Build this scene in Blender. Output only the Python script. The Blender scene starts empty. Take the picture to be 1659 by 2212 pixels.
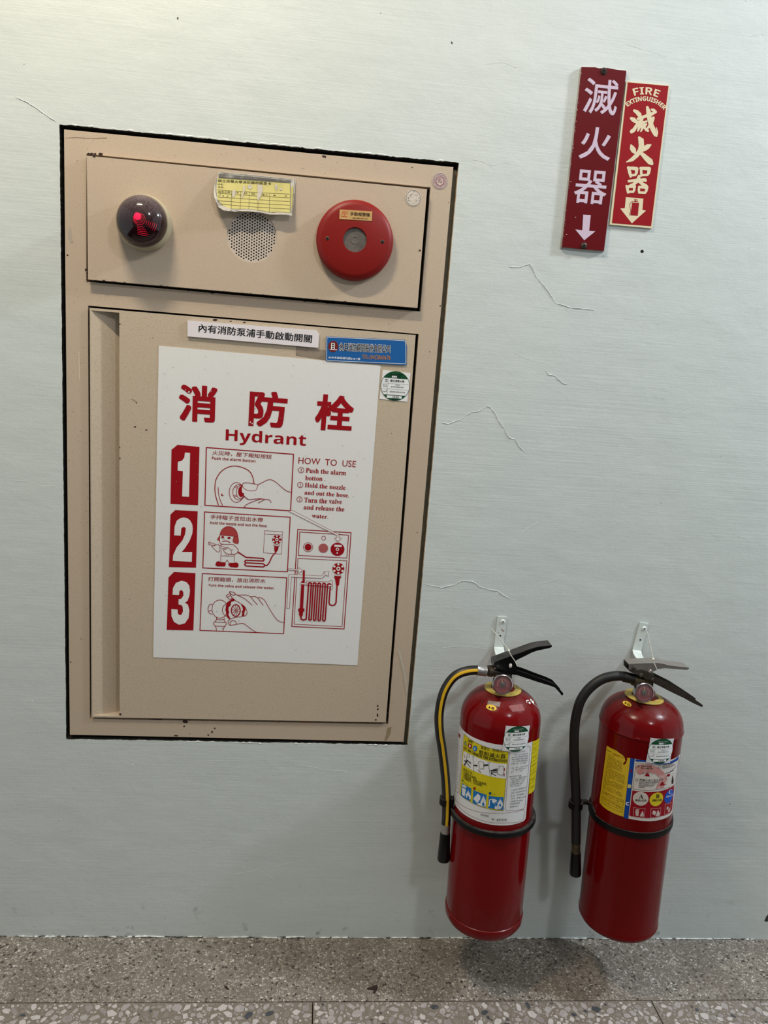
import bpy, bmesh, math, random
from mathutils import Vector, Matrix, noise
from mathutils.geometry import tessellate_polygon
PI = math.pi
SC = bpy.context.scene
COL = SC.collection
random.seed(7)
# ------------------------------------------------------------------ camera
FPX = 1623.0
CAM = Vector((0.0, -1.5, 1.31055))
RIGHT = Vector((0.99416819, -0.07903219, 0.0733725))
DOWN = Vector((0.05597305, -0.20339412, -0.9774957))
FWD = Vector((0.09217716, 0.97590202, -0.19778429))
cd = bpy.data.cameras.new('camera'); cam = bpy.data.objects.new('camera', cd); COL.objects.link(cam)
cd.sensor_fit = 'HORIZONTAL'; cd.sensor_width = 36.0; cd.lens = FPX / 1659.0 * 36.0; cd.clip_start = 0.02
cam.matrix_world = Matrix(((RIGHT.x, -DOWN.x, -FWD.x, CAM.x), (RIGHT.y, -DOWN.y, -FWD.y, CAM.y), (RIGHT.z, -DOWN.z, -FWD.z, CAM.z), (0, 0, 0, 1)))
SC.camera = cam
# ------------------------------------------------------------------ world, lamps, exposure
w = bpy.data.worlds.new('world'); SC.world = w; w.use_nodes = True
w.node_tree.nodes['Background'].inputs[0].default_value = (0.93, 0.97, 1.0, 1)
w.node_tree.nodes['Background'].inputs[1].default_value = 0.75
SC.view_settings.view_transform = 'Standard'; SC.view_settings.look = 'None'
SC.view_settings.gamma = 1; SC.view_settings.use_curve_mapping = False
SC.view_settings.exposure = -0.12
def lamp(name, loc, target, sx, sy, power, colr):
    d = bpy.data.lights.new(name, 'AREA'); d.shape = 'RECTANGLE'; d.size = sx; d.size_y = sy
    d.energy = power; d.color = colr
    o = bpy.data.objects.new(name, d); COL.objects.link(o); o.location = loc
    o.rotation_euler = (Vector(target) - Vector(loc)).to_track_quat('-Z', 'Y').to_euler()
    return o
lamp('ceiling_tube_warm', (-0.55, -0.72, 2.85), (-0.55, -0.25, 1.0), 0.38, 0.045, 28, (1.0, 0.86, 0.66))
lamp('ceiling_tube_cool', (2.0, -0.52, 2.75), (0.9, -0.1, 0.9), 0.16, 0.16, 42, (0.86, 0.93, 1.0))
lamp('ceiling_lamp_far', (1.0, -2.1, 2.85), (0.4, 0.0, 0.9), 0.2, 0.2, 15, (0.98, 0.98, 1.0))

# ------------------------------------------------------------------ materials
def lin(c):
    c = c / 255.0
    return c / 12.92 if c <= 0.04045 else ((c + 0.055) / 1.055) ** 2.4
def rgb(r, g, b): return (lin(r), lin(g), lin(b), 1.0)
MATS = {}
def mat(name, c, rough=0.5, metal=0.0, coat=0.0, spec=0.5, var=0.0, vscale=60.0, c2=None, bump=0.0, bscale=300.0, stretch=(1, 1, 1), emit=None, alpha=None, trans=0.0):
    if name in MATS: return MATS[name]
    m = bpy.data.materials.new(name); m.use_nodes = True; nt = m.node_tree; N = nt.nodes; L = nt.links
    b = N['Principled BSDF']; b.inputs['Base Color'].default_value = rgb(*c)
    b.inputs['Roughness'].default_value = rough; b.inputs['Metallic'].default_value = metal
    b.inputs['Coat Weight'].default_value = coat; b.inputs['Coat Roughness'].default_value = 0.08
    b.inputs['Specular IOR Level'].default_value = spec
    b.inputs['Transmission Weight'].default_value = trans
    if alpha is not None: b.inputs['Alpha'].default_value = alpha
    if emit: b.inputs['Emission Color'].default_value = rgb(*emit[0]); b.inputs['Emission Strength'].default_value = emit[1]
    if var > 0 or bump > 0:
        tc = N.new('ShaderNodeTexCoord'); mp = N.new('ShaderNodeMapping'); mp.inputs['Scale'].default_value = stretch
        L.new(tc.outputs['Object'], mp.inputs['Vector'])
    if var > 0:
        n = N.new('ShaderNodeTexNoise'); n.inputs['Scale'].default_value = vscale; n.inputs['Detail'].default_value = 5
        L.new(mp.outputs[0], n.inputs['Vector'])
        mx = N.new('ShaderNodeMix'); mx.data_type = 'RGBA'
        mx.inputs[6].default_value = rgb(*c); mx.inputs[7].default_value = rgb(*(c2 or tuple(max(0, x * 0.7) for x in c)))
        r = N.new('ShaderNodeMapRange'); r.inputs[1].default_value = 0.5; r.inputs[2].default_value = 0.75; r.inputs[4].default_value = var
        L.new(n.outputs['Fac'], r.inputs[0]); L.new(r.outputs[0], mx.inputs[0]); L.new(mx.outputs[2], b.inputs['Base Color'])
    if bump > 0:
        n2 = N.new('ShaderNodeTexNoise'); n2.inputs['Scale'].default_value = bscale; n2.inputs['Detail'].default_value = 4
        L.new(mp.outputs[0], n2.inputs['Vector'])
        bp = N.new('ShaderNodeBump'); bp.inputs['Strength'].default_value = 1; bp.inputs['Distance'].default_value = bump
        L.new(n2.outputs['Fac'], bp.inputs['Height']); L.new(bp.outputs[0], b.inputs['Normal'])
    MATS[name] = m
    return m
def flat(c, rough=0.55, name=None): return mat(name or 'ink_%d_%d_%d_%d' % (*c, int(rough * 100)), c, rough=rough, spec=0.15)

def wall_material():
    m = bpy.data.materials.new('pale_green_wall_paint'); m.use_nodes = True; nt = m.node_tree; N = nt.nodes; L = nt.links
    b = N['Principled BSDF']; b.inputs['Roughness'].default_value = 0.42; b.inputs['Specular IOR Level'].default_value = 0.45
    tc = N.new('ShaderNodeTexCoord')
    def nz(scale, stretch, det=4, rot=0.0, rough=0.5):
        mp = N.new('ShaderNodeMapping'); mp.inputs['Scale'].default_value = stretch; mp.inputs['Rotation'].default_value = (0, rot, 0)
        n = N.new('ShaderNodeTexNoise'); n.inputs['Scale'].default_value = scale; n.inputs['Detail'].default_value = det; n.inputs['Roughness'].default_value = rough
        L.new(tc.outputs['Object'], mp.inputs[0]); L.new(mp.outputs[0], n.inputs['Vector']); return n.outputs['Fac']
    def math_(op, a, c):
        n = N.new('ShaderNodeMath'); n.operation = op
        for i, v in enumerate((a, c)):
            if isinstance(v, (int, float)): n.inputs[i].default_value = v
            else: L.new(v, n.inputs[i])
        return n.outputs[0]
    brush = nz(1.0, (3.0, 1, 210.0), 3, 0.02)
    brush2 = nz(1.0, (6.0, 1, 430.0), 2, -0.03)
    patch = nz(2.2, (1, 1, 1), 3)
    pm = N.new('ShaderNodeMapRange'); pm.inputs[1].default_value = 0.38; pm.inputs[2].default_value = 0.62; L.new(patch, pm.inputs[0])
    mid = nz(9.0, (1, 1, 1.6), 4)
    grain = nz(420.0, (1, 1, 1), 2)
    h = math_('MULTIPLY', brush, pm.outputs[0])
    h = math_('MULTIPLY', h, 0.6)
    h = math_('ADD', h, math_('MULTIPLY', brush2, 0.3))
    h = math_('ADD', h, math_('MULTIPLY', mid, 4.0))
    h = math_('ADD', h, math_('MULTIPLY', grain, 0.28))
    bp = N.new('ShaderNodeBump'); bp.inputs['Distance'].default_value = 0.00055; bp.inputs['Strength'].default_value = 1.0
    L.new(h, bp.inputs['Height']); L.new(bp.outputs[0], b.inputs['Normal'])
    cr = N.new('ShaderNodeMix'); cr.data_type = 'RGBA'
    cr.inputs[6].default_value = rgb(206, 213, 211); cr.inputs[7].default_value = rgb(197, 205, 202)
    L.new(mid, cr.inputs[0])
    # scuffs close to the floor
    sx = N.new('ShaderNodeSeparateXYZ'); L.new(tc.outputs['Object'], sx.inputs[0])
    low = N.new('ShaderNodeMapRange'); low.inputs[1].default_value = 0.16; low.inputs[2].default_value = 0.0; low.inputs[3].default_value = 0; low.inputs[4].default_value = 1
    L.new(sx.outputs[2], low.inputs[0])
    sm = nz(26.0, (1, 1, 0.9), 6, 0, 0.7)
    th = N.new('ShaderNodeMapRange'); th.inputs[1].default_value = 0.6; th.inputs[2].default_value = 0.78; L.new(sm, th.inputs[0])
    f = math_('MULTIPLY', low.outputs[0], th.outputs[0])
    mx = N.new('ShaderNodeMix'); mx.data_type = 'RGBA'; mx.inputs[7].default_value = rgb(70, 75, 72)
    L.new(f, mx.inputs[0]); L.new(cr.outputs[2], mx.inputs[6])
    sp = nz(95.0, (1, 1, 1), 1); t2 = N.new('ShaderNodeMapRange'); t2.inputs[1].default_value = 0.80; t2.inputs[2].default_value = 0.83; L.new(sp, t2.inputs[0])
    m2 = N.new('ShaderNodeMix'); m2.data_type = 'RGBA'; m2.inputs[7].default_value = rgb(110, 112, 105)
    L.new(math_('MULTIPLY', t2.outputs[0], 0.7), m2.inputs[0]); L.new(mx.outputs[2], m2.inputs[6]); L.new(m2.outputs[2], b.inputs['Base Color'])
    return m
def terrazzo_fine():
    m = bpy.data.materials.new('fine_terrazzo'); m.use_nodes = True; nt = m.node_tree; N = nt.nodes; L = nt.links
    b = N['Principled BSDF']; b.inputs['Roughness'].default_value = 0.5
    tc = N.new('ShaderNodeTexCoord')
    wob = N.new('ShaderNodeTexNoise'); wob.inputs['Scale'].default_value = 260; L.new(tc.outputs['Object'], wob.inputs['Vector'])
    add = N.new('ShaderNodeMixRGB'); add.blend_type = 'ADD'; add.inputs[0].default_value = 0.0022
    L.new(tc.outputs['Object'], add.inputs[1]); L.new(wob.outputs['Color'], add.inputs[2])
    v = N.new('ShaderNodeTexVoronoi'); v.feature = 'F1'; v.inputs['Scale'].default_value = 215; L.new(add.outputs[0], v.inputs['Vector'])
    ve = N.new('ShaderNodeTexVoronoi'); ve.feature = 'DISTANCE_TO_EDGE'; ve.inputs['Scale'].default_value = 215; L.new(add.outputs[0], ve.inputs['Vector'])
    s = N.new('ShaderNodeSeparateColor'); L.new(v.outputs['Color'], s.inputs[0])
    cr = N.new('ShaderNodeValToRGB'); e = cr.color_ramp.elements; cr.color_ramp.interpolation = 'CONSTANT'
    e[0].position = 0; e[0].color = rgb(56, 52, 47); e[1].position = 0.06; e[1].color = rgb(124, 116, 108)
    for p, c in ((0.30, (136, 128, 118)), (0.5, (152, 144, 134)), (0.68, (170, 163, 152)), (0.84, (178, 172, 163)), (0.955, (208, 203, 195))):
        k = e.new(p); k.color = rgb(*c)
    L.new(s.outputs[0], cr.inputs[0])
    ed = N.new('ShaderNodeMapRange'); ed.inputs[1].default_value = 0.03; ed.inputs[2].default_value = 0.14; L.new(ve.outputs['Distance'], ed.inputs[0])
    mx = N.new('ShaderNodeMix'); mx.data_type = 'RGBA'; mx.inputs[6].default_value = rgb(112, 104, 94)
    L.new(ed.outputs[0], mx.inputs[0]); L.new(cr.outputs[0], mx.inputs[7])
    n = N.new('ShaderNodeTexNoise'); n.inputs['Scale'].default_value = 9; n.inputs['Detail'].default_value = 5; L.new(tc.outputs['Object'], n.inputs['Vector'])
    r = N.new('ShaderNodeMapRange'); r.inputs[1].default_value = 0.4; r.inputs[2].default_value = 0.75; r.inputs[4].default_value = 0.5; L.new(n.outputs['Fac'], r.inputs[0])
    m2 = N.new('ShaderNodeMix'); m2.data_type = 'RGBA'; m2.inputs[7].default_value = rgb(92, 82, 71)
    L.new(r.outputs[0], m2.inputs[0]); L.new(mx.outputs[2], m2.inputs[6]); L.new(m2.outputs[2], b.inputs['Base Color'])
    bp = N.new('ShaderNodeBump'); bp.inputs['Distance'].default_value = 0.0003; L.new(ed.outputs[0], bp.inputs['Height']); L.new(bp.outputs[0], b.inputs['Normal'])
    return m
def dusty(name, base, dust, rough, coat, amount, up=0.35, metal=0.0, bump=0.0):
    """glossy paint with grey dust that has settled on faces that look up"""
    m = bpy.data.materials.new(name); m.use_nodes = True; nt = m.node_tree; N = nt.nodes; L = nt.links
    b = N['Principled BSDF']; b.inputs['Coat Weight'].default_value = coat; b.inputs['Coat Roughness'].default_value = 0.06; b.inputs['Specular IOR Level'].default_value = 0.2; b.inputs['Metallic'].default_value = metal
    g = N.new('ShaderNodeNewGeometry'); s = N.new('ShaderNodeSeparateXYZ'); L.new(g.outputs['Normal'], s.inputs[0])
    r = N.new('ShaderNodeMapRange'); r.inputs[1].default_value = up; r.inputs[2].default_value = 1.0; L.new(s.outputs[2], r.inputs[0])
    tc = N.new('ShaderNodeTexCoord'); n = N.new('ShaderNodeTexNoise'); n.inputs['Scale'].default_value = 55; n.inputs['Detail'].default_value = 8; n.inputs['Roughness'].default_value = 0.7
    L.new(tc.outputs['Object'], n.inputs['Vector'])
    r2 = N.new('ShaderNodeMapRange'); r2.inputs[1].default_value = 0.3; r2.inputs[2].default_value = 0.7; L.new(n.outputs['Fac'], r2.inputs[0])
    mu = N.new('ShaderNodeMath'); mu.operation = 'MULTIPLY'; L.new(r.outputs[0], mu.inputs[0]); L.new(r2.outputs[0], mu.inputs[1])
    mu2 = N.new('ShaderNodeMath'); mu2.operation = 'MULTIPLY'; mu2.inputs[1].default_value = amount; L.new(mu.outputs[0], mu2.inputs[0])
    mx = N.new('ShaderNodeMix'); mx.data_type = 'RGBA'; mx.inputs[6].default_value = rgb(*base); mx.inputs[7].default_value = rgb(*dust)
    L.new(mu2.outputs[0], mx.inputs[0]); L.new(mx.outputs[2], b.inputs['Base Color'])
    mr = N.new('ShaderNodeMapRange'); mr.inputs[3].default_value = rough; mr.inputs[4].default_value = 0.85; L.new(mu2.outputs[0], mr.inputs[0]); L.new(mr.outputs[0], b.inputs['Roughness'])
    if bump:
        n3 = N.new('ShaderNodeTexNoise'); n3.inputs['Scale'].default_value = 500; L.new(tc.outputs['Object'], n3.inputs['Vector'])
        bp = N.new('ShaderNodeBump'); bp.inputs['Distance'].default_value = bump; L.new(n3.outputs['Fac'], bp.inputs['Height']); L.new(bp.outputs[0], b.inputs['Normal'])
    MATS[name] = m
    return m
M_WALL = wall_material()
M_TERR = terrazzo_fine()
M_BEIGE = mat('beige_enamel', (191, 173, 153), rough=0.38, var=0.55, vscale=420, c2=(168, 150, 124), bump=0.00008, bscale=700)
M_BEIGE2 = mat('beige_enamel_door', (193, 177, 156), rough=0.38, var=0.6, vscale=330, c2=(160, 142, 115), bump=0.00008, bscale=600)
M_RUST = mat('rust', (44, 24, 18), rough=0.9)
M_DARK = mat('dark_gap', (10, 10, 9), rough=0.95)
M_OLIVE = mat('dark_flange', (92, 88, 72), rough=0.7, var=0.6, vscale=80)
M_PEACH = mat('raw_plaster_edge', (205, 180, 150), rough=0.8, var=0.9, vscale=60, c2=(60, 48, 38))
M_WHITEP = mat('white_paint', (232, 236, 232), rough=0.45, var=0.3, vscale=90)
M_RED = dusty('red_enamel', (108, 6, 10), (96, 50, 48), 0.14, 0.0, 0.7, up=.55)
M_RED2 = dusty('red_enamel_dark', (100, 5, 9), (80, 46, 40), 0.12, 0.0, 0.8, up=.55)
M_REDD = mat('red_alarm_cover', (128, 18, 13), rough=0.42, spec=.3, var=0.5, vscale=500, c2=(112, 15, 12), bump=0.00015, bscale=900)
M_BLACK = dusty('black_plastic', (10, 10, 11), (84, 80, 76), 0.32, 0.2, 0.85, up=0.6)
M_RUBBER = mat('black_rubber', (17, 17, 18), rough=0.38, var=0.3, vscale=200, c2=(34, 32, 30))
M_RUBBER2 = mat('old_black_hose', (15, 14, 14), rough=0.5, var=0.5, vscale=240, c2=(30, 28, 26), bump=0.0001, bscale=500)
M_STEEL = dusty('dull_steel', (172, 165, 160), (128, 120, 115), 0.33, 0.0, 0.7, metal=0.8)
M_STEELD = mat('dark_steel', (74, 66, 58), rough=0.45, metal=0.7, var=0.6, vscale=90, c2=(40, 34, 30))
M_CHROME = mat('chrome', (190, 186, 184), rough=0.22, metal=1.0)
M_ALU = mat('aluminium_ferrule', (175, 172, 170), rough=0.35, metal=0.85, var=0.4, vscale=120)
M_BRASS = mat('brass_collar', (196, 172, 84), rough=0.5, metal=0.25, var=0.9, vscale=110, c2=(110, 92, 48))
M_BRONZE = mat('old_brass', (92, 80, 58), rough=0.5, metal=0.7, var=0.6, vscale=120, c2=(48, 40, 30))
M_YEL = mat('yellow_stripe', (216, 170, 24), rough=0.5, bump=0.0001, bscale=800)

# ------------------------------------------------------------------ basic mesh building
ROOTM = {}
def root_of(o):
    while o.parent: o = o.parent
    return o
def link(name, me, parent=None, local=False, smooth=None):
    o = bpy.data.objects.new(name, me); COL.objects.link(o)
    if parent is not None:
        o.parent = parent
        if not local:
            mw = ROOTM.get(root_of(parent).name, Matrix())
            me.transform(mw.inverted())
    elif not local and len(me.vertices):
        xs = [v.co for v in me.vertices]
        c = Vector(((min(v.x for v in xs) + max(v.x for v in xs)) / 2, (min(v.y for v in xs) + max(v.y for v in xs)) / 2, min(v.z for v in xs)))
        me.transform(Matrix.Translation(-c)); o.location = c; ROOTM[o.name] = Matrix.Translation(c)
    if smooth is not None:
        for p in me.polygons: p.use_smooth = True
        me.set_sharp_from_angle(angle=math.radians(smooth))
    return o
def bmobj(name, bm, mats, parent=None, local=False, smooth=None, keep=False):
    bmesh.ops.recalc_face_normals(bm, faces=bm.faces) if not keep else None
    me = bpy.data.meshes.new(name); bm.to_mesh(me); bm.free()
    for m in (mats if isinstance(mats, (list, tuple)) else [mats]): me.materials.append(m)
    return link(name, me, parent, local, smooth)
def empty(name, mw):
    o = bpy.data.objects.new(name, None); COL.objects.link(o); o.matrix_world = mw; o.empty_display_size = 0.05
    ROOTM[o.name] = mw.copy(); return o
def tag(o, label=None, cat=None, group=None, kind=None):
    if label: o['label'] = label
    if cat: o['category'] = cat
    if group: o['group'] = group
    if kind: o['kind'] = kind
    return o
def grid(bm, rings, closed=True, mi=0):
    vs = [[bm.verts.new(p) for p in r] for r in rings]
    n = len(rings[0])
    for a, b in zip(vs, vs[1:]):
        for i in range(n if closed else n - 1):
            j = (i + 1) % n
            f = bm.faces.new((a[i], a[j], b[j], b[i])); f.material_index = mi
    return vs
def lathe(bm, prof, seg=64, mw=None, cap0=True, cap1=True, mi=0):
    rings = []
    for r, z in prof:
        ring = [Vector((r * math.sin(2 * PI * i / seg), -r * math.cos(2 * PI * i / seg), z)) for i in range(seg)]
        rings.append([mw @ p for p in ring] if mw else ring)
    vs = grid(bm, rings, True, mi)
    if cap0: bm.faces.new(vs[0][::-1]).material_index = mi
    if cap1: bm.faces.new(vs[-1]).material_index = mi
def axis(p, d):
    """matrix whose local z runs along d from p"""
    return Matrix.Translation(p) @ Vector(d).to_track_quat('Z', 'Y').to_matrix().to_4x4()
def catmull(P, n=8):
    P = [Vector(p) for p in P]; out = []
    Q = [P[0] * 2 - P[1]] + P + [P[-1] * 2 - P[-2]]
    for i in range(1, len(Q) - 2):
        for k in range(n):
            t = k / n; a, b, c, d = Q[i - 1], Q[i], Q[i + 1], Q[i + 2]
            out.append(0.5 * ((2 * b) + (c - a) * t + (2 * a - 5 * b + 4 * c - d) * t * t + (3 * b - a - 3 * c + d) * t ** 3))
    out.append(P[-1]); return out
def tube(bm, pts, r, seg=12, caps=True, arc=None, up=Vector((0, -1, 0)), mi=0):
    pts = [Vector(p) for p in pts]; rings = []
    for i, p in enumerate(pts):
        t = (pts[min(i + 1, len(pts) - 1)] - pts[max(i - 1, 0)]).normalized()
        n = (up - t * up.dot(t)); n = n.normalized() if n.length > 1e-4 else t.orthogonal().normalized()
        b = t.cross(n); rr = r(i / (len(pts) - 1)) if callable(r) else r
        if arc: A = [arc[0] + (arc[1] - arc[0]) * k / seg for k in range(seg + 1)]
        else: A = [2 * PI * k / seg for k in range(seg)]
        rings.append([p + n * rr * math.cos(a) + b * rr * math.sin(a) for a in A])
    vs = grid(bm, rings, arc is None, mi)
    if caps and not arc: bm.faces.new(vs[0][::-1]); bm.faces.new(vs[-1])
def box(bm, x0, x1, y0, y1, z0, z1, mi=0):
    v = [bm.verts.new((x, y, z)) for x in (x0, x1) for y in (y0, y1) for z in (z0, z1)]
    for q in ((0, 1, 3, 2), (4, 6, 7, 5), (0, 4, 5, 1), (2, 3, 7, 6), (0, 2, 6, 4), (1, 5, 7, 3)):
        bm.faces.new([v[i] for i in q]).material_index = mi
def prism(bm, pts, y0, y1, mi=0, holes=()):
    """polygon in x,z (with holes) at y0 (front) extruded to y1"""
    loops = [pts] + list(holes)
    F = [[bm.verts.new((p[0], y0, p[1])) for p in l] for l in loops]
    B = [[bm.verts.new((p[0], y1, p[1])) for p in l] for l in loops]
    ff = [v for l in F for v in l]; bb = [v for l in B for v in l]
    tr = tessellate_polygon([[Vector((p[0], p[1], 0)) for p in l] for l in loops])
    for t in tr:
        try:
            bm.faces.new([ff[i] for i in t]).material_index = mi; bm.faces.new([bb[i] for i in t][::-1]).material_index = mi
        except ValueError: pass
    for fl, bl in zip(F, B):
        n = len(fl)
        for i in range(n):
            j = (i + 1) % n
            bm.faces.new((fl[i], fl[j], bl[j], bl[i])).material_index = mi
def bevel_front(bm, y, wd, seg=2):
    es = [e for e in bm.edges if abs(e.verts[0].co.y - y) < 1e-6 and abs(e.verts[1].co.y - y) < 1e-6 and len(e.link_faces) == 2 and e.calc_face_angle(0) > 0.5]
    bmesh.ops.bevel(bm, geom=es, offset=wd, segments=seg, profile=0.5, affect='EDGES')

# ------------------------------------------------------------------ reading positions: a pixel ray met with the real surface
def ray(u, v):
    return (RIGHT * ((u - 829.5) / FPX) + DOWN * ((v - 1106.0) / FPX) + FWD).normalized()
def P(u, v, y=0.0):
    d = ray(u, v); return CAM + d * ((y - CAM.y) / d.y)
def PZ(u, v, z=0.0):
    d = ray(u, v); return CAM + d * ((z - CAM.z) / d.z)
def zm(x0, y0, s): return lambda x, y: (x0 + x / s, y0 + y / s)
class Plane:
    def __init__(self, y, yf=None): self.y = y; self.yf = yf
    def st(self, u, v): p = P(u, v, self.y); return (p.x, p.z)
    def p3(self, s, t, l): return Vector((s, (self.yf(s, t) if self.yf else self.y) - l, t))
    cut = None; local = False
class Cyl:
    def __init__(self, mw, R): self.mw = mw; self.inv = mw.inverted(); self.R = R; self.cut = R * math.radians(5); self.local = True
    def st(self, u, v):
        o = self.inv @ CAM; d = (self.inv.to_3x3() @ ray(u, v)).normalized()
        A = d.x ** 2 + d.y ** 2; B = o.x * d.x + o.y * d.y; C = o.x ** 2 + o.y ** 2 - self.R ** 2
        t = (-B - math.sqrt(max(0, B * B - A * C))) / A; p = o + d * t
        return (self.R * math.atan2(p.x, -p.y), p.z)
    def p3(self, s, t, l):
        a = s / self.R; r = self.R + l
        return Vector((r * math.sin(a), -r * math.cos(a), t))
GLYPH = {}
def glyphs(s, off, res=4):
    k = (s, off, res)
    if k not in GLYPH:
        bold = 0
        if off and any(0x2E80 < ord(c) < 0xFFFF for c in s): bold, off = off, 0.0
        cu = bpy.data.curves.new('t', 'FONT'); cu.body = s; cu.size = 1; cu.offset = off; cu.resolution_u = res; cu.fill_mode = 'FRONT'
        ob = bpy.data.objects.new('t', cu); COL.objects.link(ob)
        dg = bpy.context.evaluated_depsgraph_get(); me = bpy.data.meshes.new_from_object(ob.evaluated_get(dg))
        vs = [(v.co.x, v.co.y, 0.0) for v in me.vertices]; fs = [tuple(p.vertices) for p in me.polygons]
        bpy.data.objects.remove(ob); bpy.data.meshes.remove(me); bpy.data.curves.remove(cu)
        if bold:
            n0 = len(vs); base = list(vs); bf = list(fs); SH = [(x_ / 3, y_ / 3) for x_ in range(-3, 4) for y_ in range(-3, 4) if max(abs(x_), abs(y_)) == 3 or (abs(x_) == 2 and abs(y_) == 2)] if len(s) < 3 else ((-1, -.6), (1, -.6), (1, .6), (-1, .6))
            for q, (ax_, az_) in enumerate(SH):
                o_ = len(vs); vs += [(x + bold * ax_, y + bold * az_, (q + 1) * 8e-6) for x, y, _ in base]; fs += [tuple(o_ + i for i in f) for f in bf]
        x0 = min(v[0] for v in vs); x1 = max(v[0] for v in vs); y0 = min(v[1] for v in vs); y1 = max(v[1] for v in vs)
        GLYPH[k] = ([((x - x0) / (x1 - x0), (y - y0) / (y1 - y0), h) for x, y, h in vs], fs)
    return GLYPH[k]
def serif(s):
    o = ''
    for c in s:
        if 'A' <= c <= 'Z': o += chr(0x1D400 + ord(c) - 65)
        elif 'a' <= c <= 'z': o += chr(0x1D41A + ord(c) - 97)
        elif '0' <= c <= '9': o += chr(0x1D7CE + ord(c) - 48)
        else: o += c
    return o
def sansb(s):
    return ''.join(chr(0x1D5D4 + ord(c) - 65) if 'A' <= c <= 'Z' else chr(0x1D5EE + ord(c) - 97) if 'a' <= c <= 'z' else chr(0x1D7EC + ord(c) - 48) if '0' <= c <= '9' else c for c in s)
class Ink:
    """thin printed or raised marks on a surface, collected into one mesh"""
    def __init__(self, surf, z=None, m=None, lift=0.0003):
        self.sf = surf; self.z = z or (lambda x, y: (x, y)); self.m = m; self.lift = lift; self.V = []; self.F = []; self.mats = []; self.nr = 0
        a = surf.st(*self.z(0, 0)); 
    def st(self, p): return self.sf.st(*self.z(p[0], p[1]))
    def _mi(self, m):
        m = m or self.m
        if isinstance(m, tuple): m = flat(m)
        if m not in self.mats: self.mats.append(m)
        return self.mats.index(m)
    def raw(self, vs, fs, m=None, l=None):
        l = self.lift if l is None else l; n = len(self.V); mi = self._mi(m)
        self.nr += 1; l += (self.nr % 80) * 2e-6; self.V += [(v[0], v[1], l + (v[2] if len(v) > 2 else 0)) for v in vs]; self.F += [([n + i for i in f], mi) for f in fs]
    def polyst(self, pts, m=None, l=None, holes=()):
        loops = [pts] + list(holes); allp = [p for q in loops for p in q]
        tr = tessellate_polygon([[Vector((p[0], p[1], 0)) for p in q] for q in loops])
        self.raw(allp, [t for t in tr], m, l)
    def poly(self, pts, m=None, l=None, holes=()):
        self.polyst([self.st(p) for p in pts], m, l, [[self.st(p) for p in h] for h in holes])
    def linest(self, pts, wd, m=None, closed=False, l=None, cap=True):
        n = len(pts); P2 = [Vector(p) for p in pts]; vs = []; ws = wd if isinstance(wd, list) else [wd] * n
        for i in range(n):
            a = P2[(i - 1) % n] if (closed or i > 0) else None; c = P2[(i + 1) % n] if (closed or i < n - 1) else None; b = P2[i]
            d1 = (b - a).normalized() if a is not None and (b - a).length > 1e-9 else None
            d2 = (c - b).normalized() if c is not None and (c - b).length > 1e-9 else None
            if d1 is None and d2 is None: return
            if d1 is None: d1 = d2
            if d2 is None: d2 = d1
            t = (d1 + d2); t = t.normalized() if t.length > 1e-6 else d1
            nn = Vector((-t.y, t.x)); k = 1 / max(0.45, nn.dot(Vector((-d1.y, d1.x)))); h = ws[i] / 2 * k
            vs += [tuple(b + nn * h), tuple(b - nn * h)]
        fs = [(2 * i, 2 * i + 1, 2 * ((i + 1) % n) + 1, 2 * ((i + 1) % n)) for i in range(n if closed else n - 1)]
        self.raw(vs, fs, m, l)
        if cap and not closed:
            for i in (0, n - 1): self.discst(pts[i], ws[i] / 2, ws[i] / 2, m, l, 8)
    def line(self, pts, wpx, m=None, closed=False, l=None, curve=False, cap=True):
        mp = self.mpp(pts[0])
        if curve:
            q = [Vector((p[0], p[1], 0)) for p in pts]
            if closed: q = q + [q[0]]
            pts = [(p.x, p.y) for p in catmull(q, 5)]
            if closed: pts = pts[:-1]
        ws = [x * mp for x in wpx] if isinstance(wpx, list) else wpx * mp
        self.linest([self.st(p) for p in pts], ws, m, closed, l, cap)
    def mpp(self, p):
        a = self.st(p); b = self.st((p[0], p[1] + 1)); return math.hypot(a[0] - b[0], a[1] - b[1])
    def brush(self, pts, m=None):
        self.line([(p[0], p[1]) for p in pts], [p[2] * 1.28 for p in pts], m)
    def discst(self, c, rx, ry, m=None, l=None, n=24, r0=0.0, a0=0, a1=2 * PI):
        full = abs(a1 - a0 - 2 * PI) < 1e-6
        k = n if full else n + 1
        out = [(c[0] + rx * math.cos(a0 + (a1 - a0) * i / n), c[1] + ry * math.sin(a0 + (a1 - a0) * i / n)) for i in range(k)]
        if r0 > 0:
            inn = [(c[0] + (p[0] - c[0]) * r0, c[1] + (p[1] - c[1]) * r0) for p in out]
            self.raw(out + inn, [(i, (i + 1) % k, k + (i + 1) % k, k + i) for i in range(n)], m, l)
        else: self.raw(out + [c], [(i, (i + 1) % k, k) for i in range(n)], m, l)
    def disc(self, c, rx, ry=None, m=None, l=None, w=None, n=28):
        """ellipse in picture axes; w = ring width"""
        ry = ry or rx
        o = [(c[0] + rx * math.cos(2 * PI * i / n), c[1] + ry * math.sin(2 * PI * i / n)) for i in range(n)]
        if w: self.line(o, w, m, closed=True, l=l)
        else: self.poly(o, m, l)
    def text(self, s, bl, br, tl, m=None, off=0.0, l=None, res=3):
        vs, fs = glyphs(s, off, res); a = Vector(self.st(bl)); b = Vector(self.st(br)) - a; c = Vector(self.st(tl)) - a
        self.raw([(*(a + b * x + c * y), h) for x, y, h in vs], fs, m, l)
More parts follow.
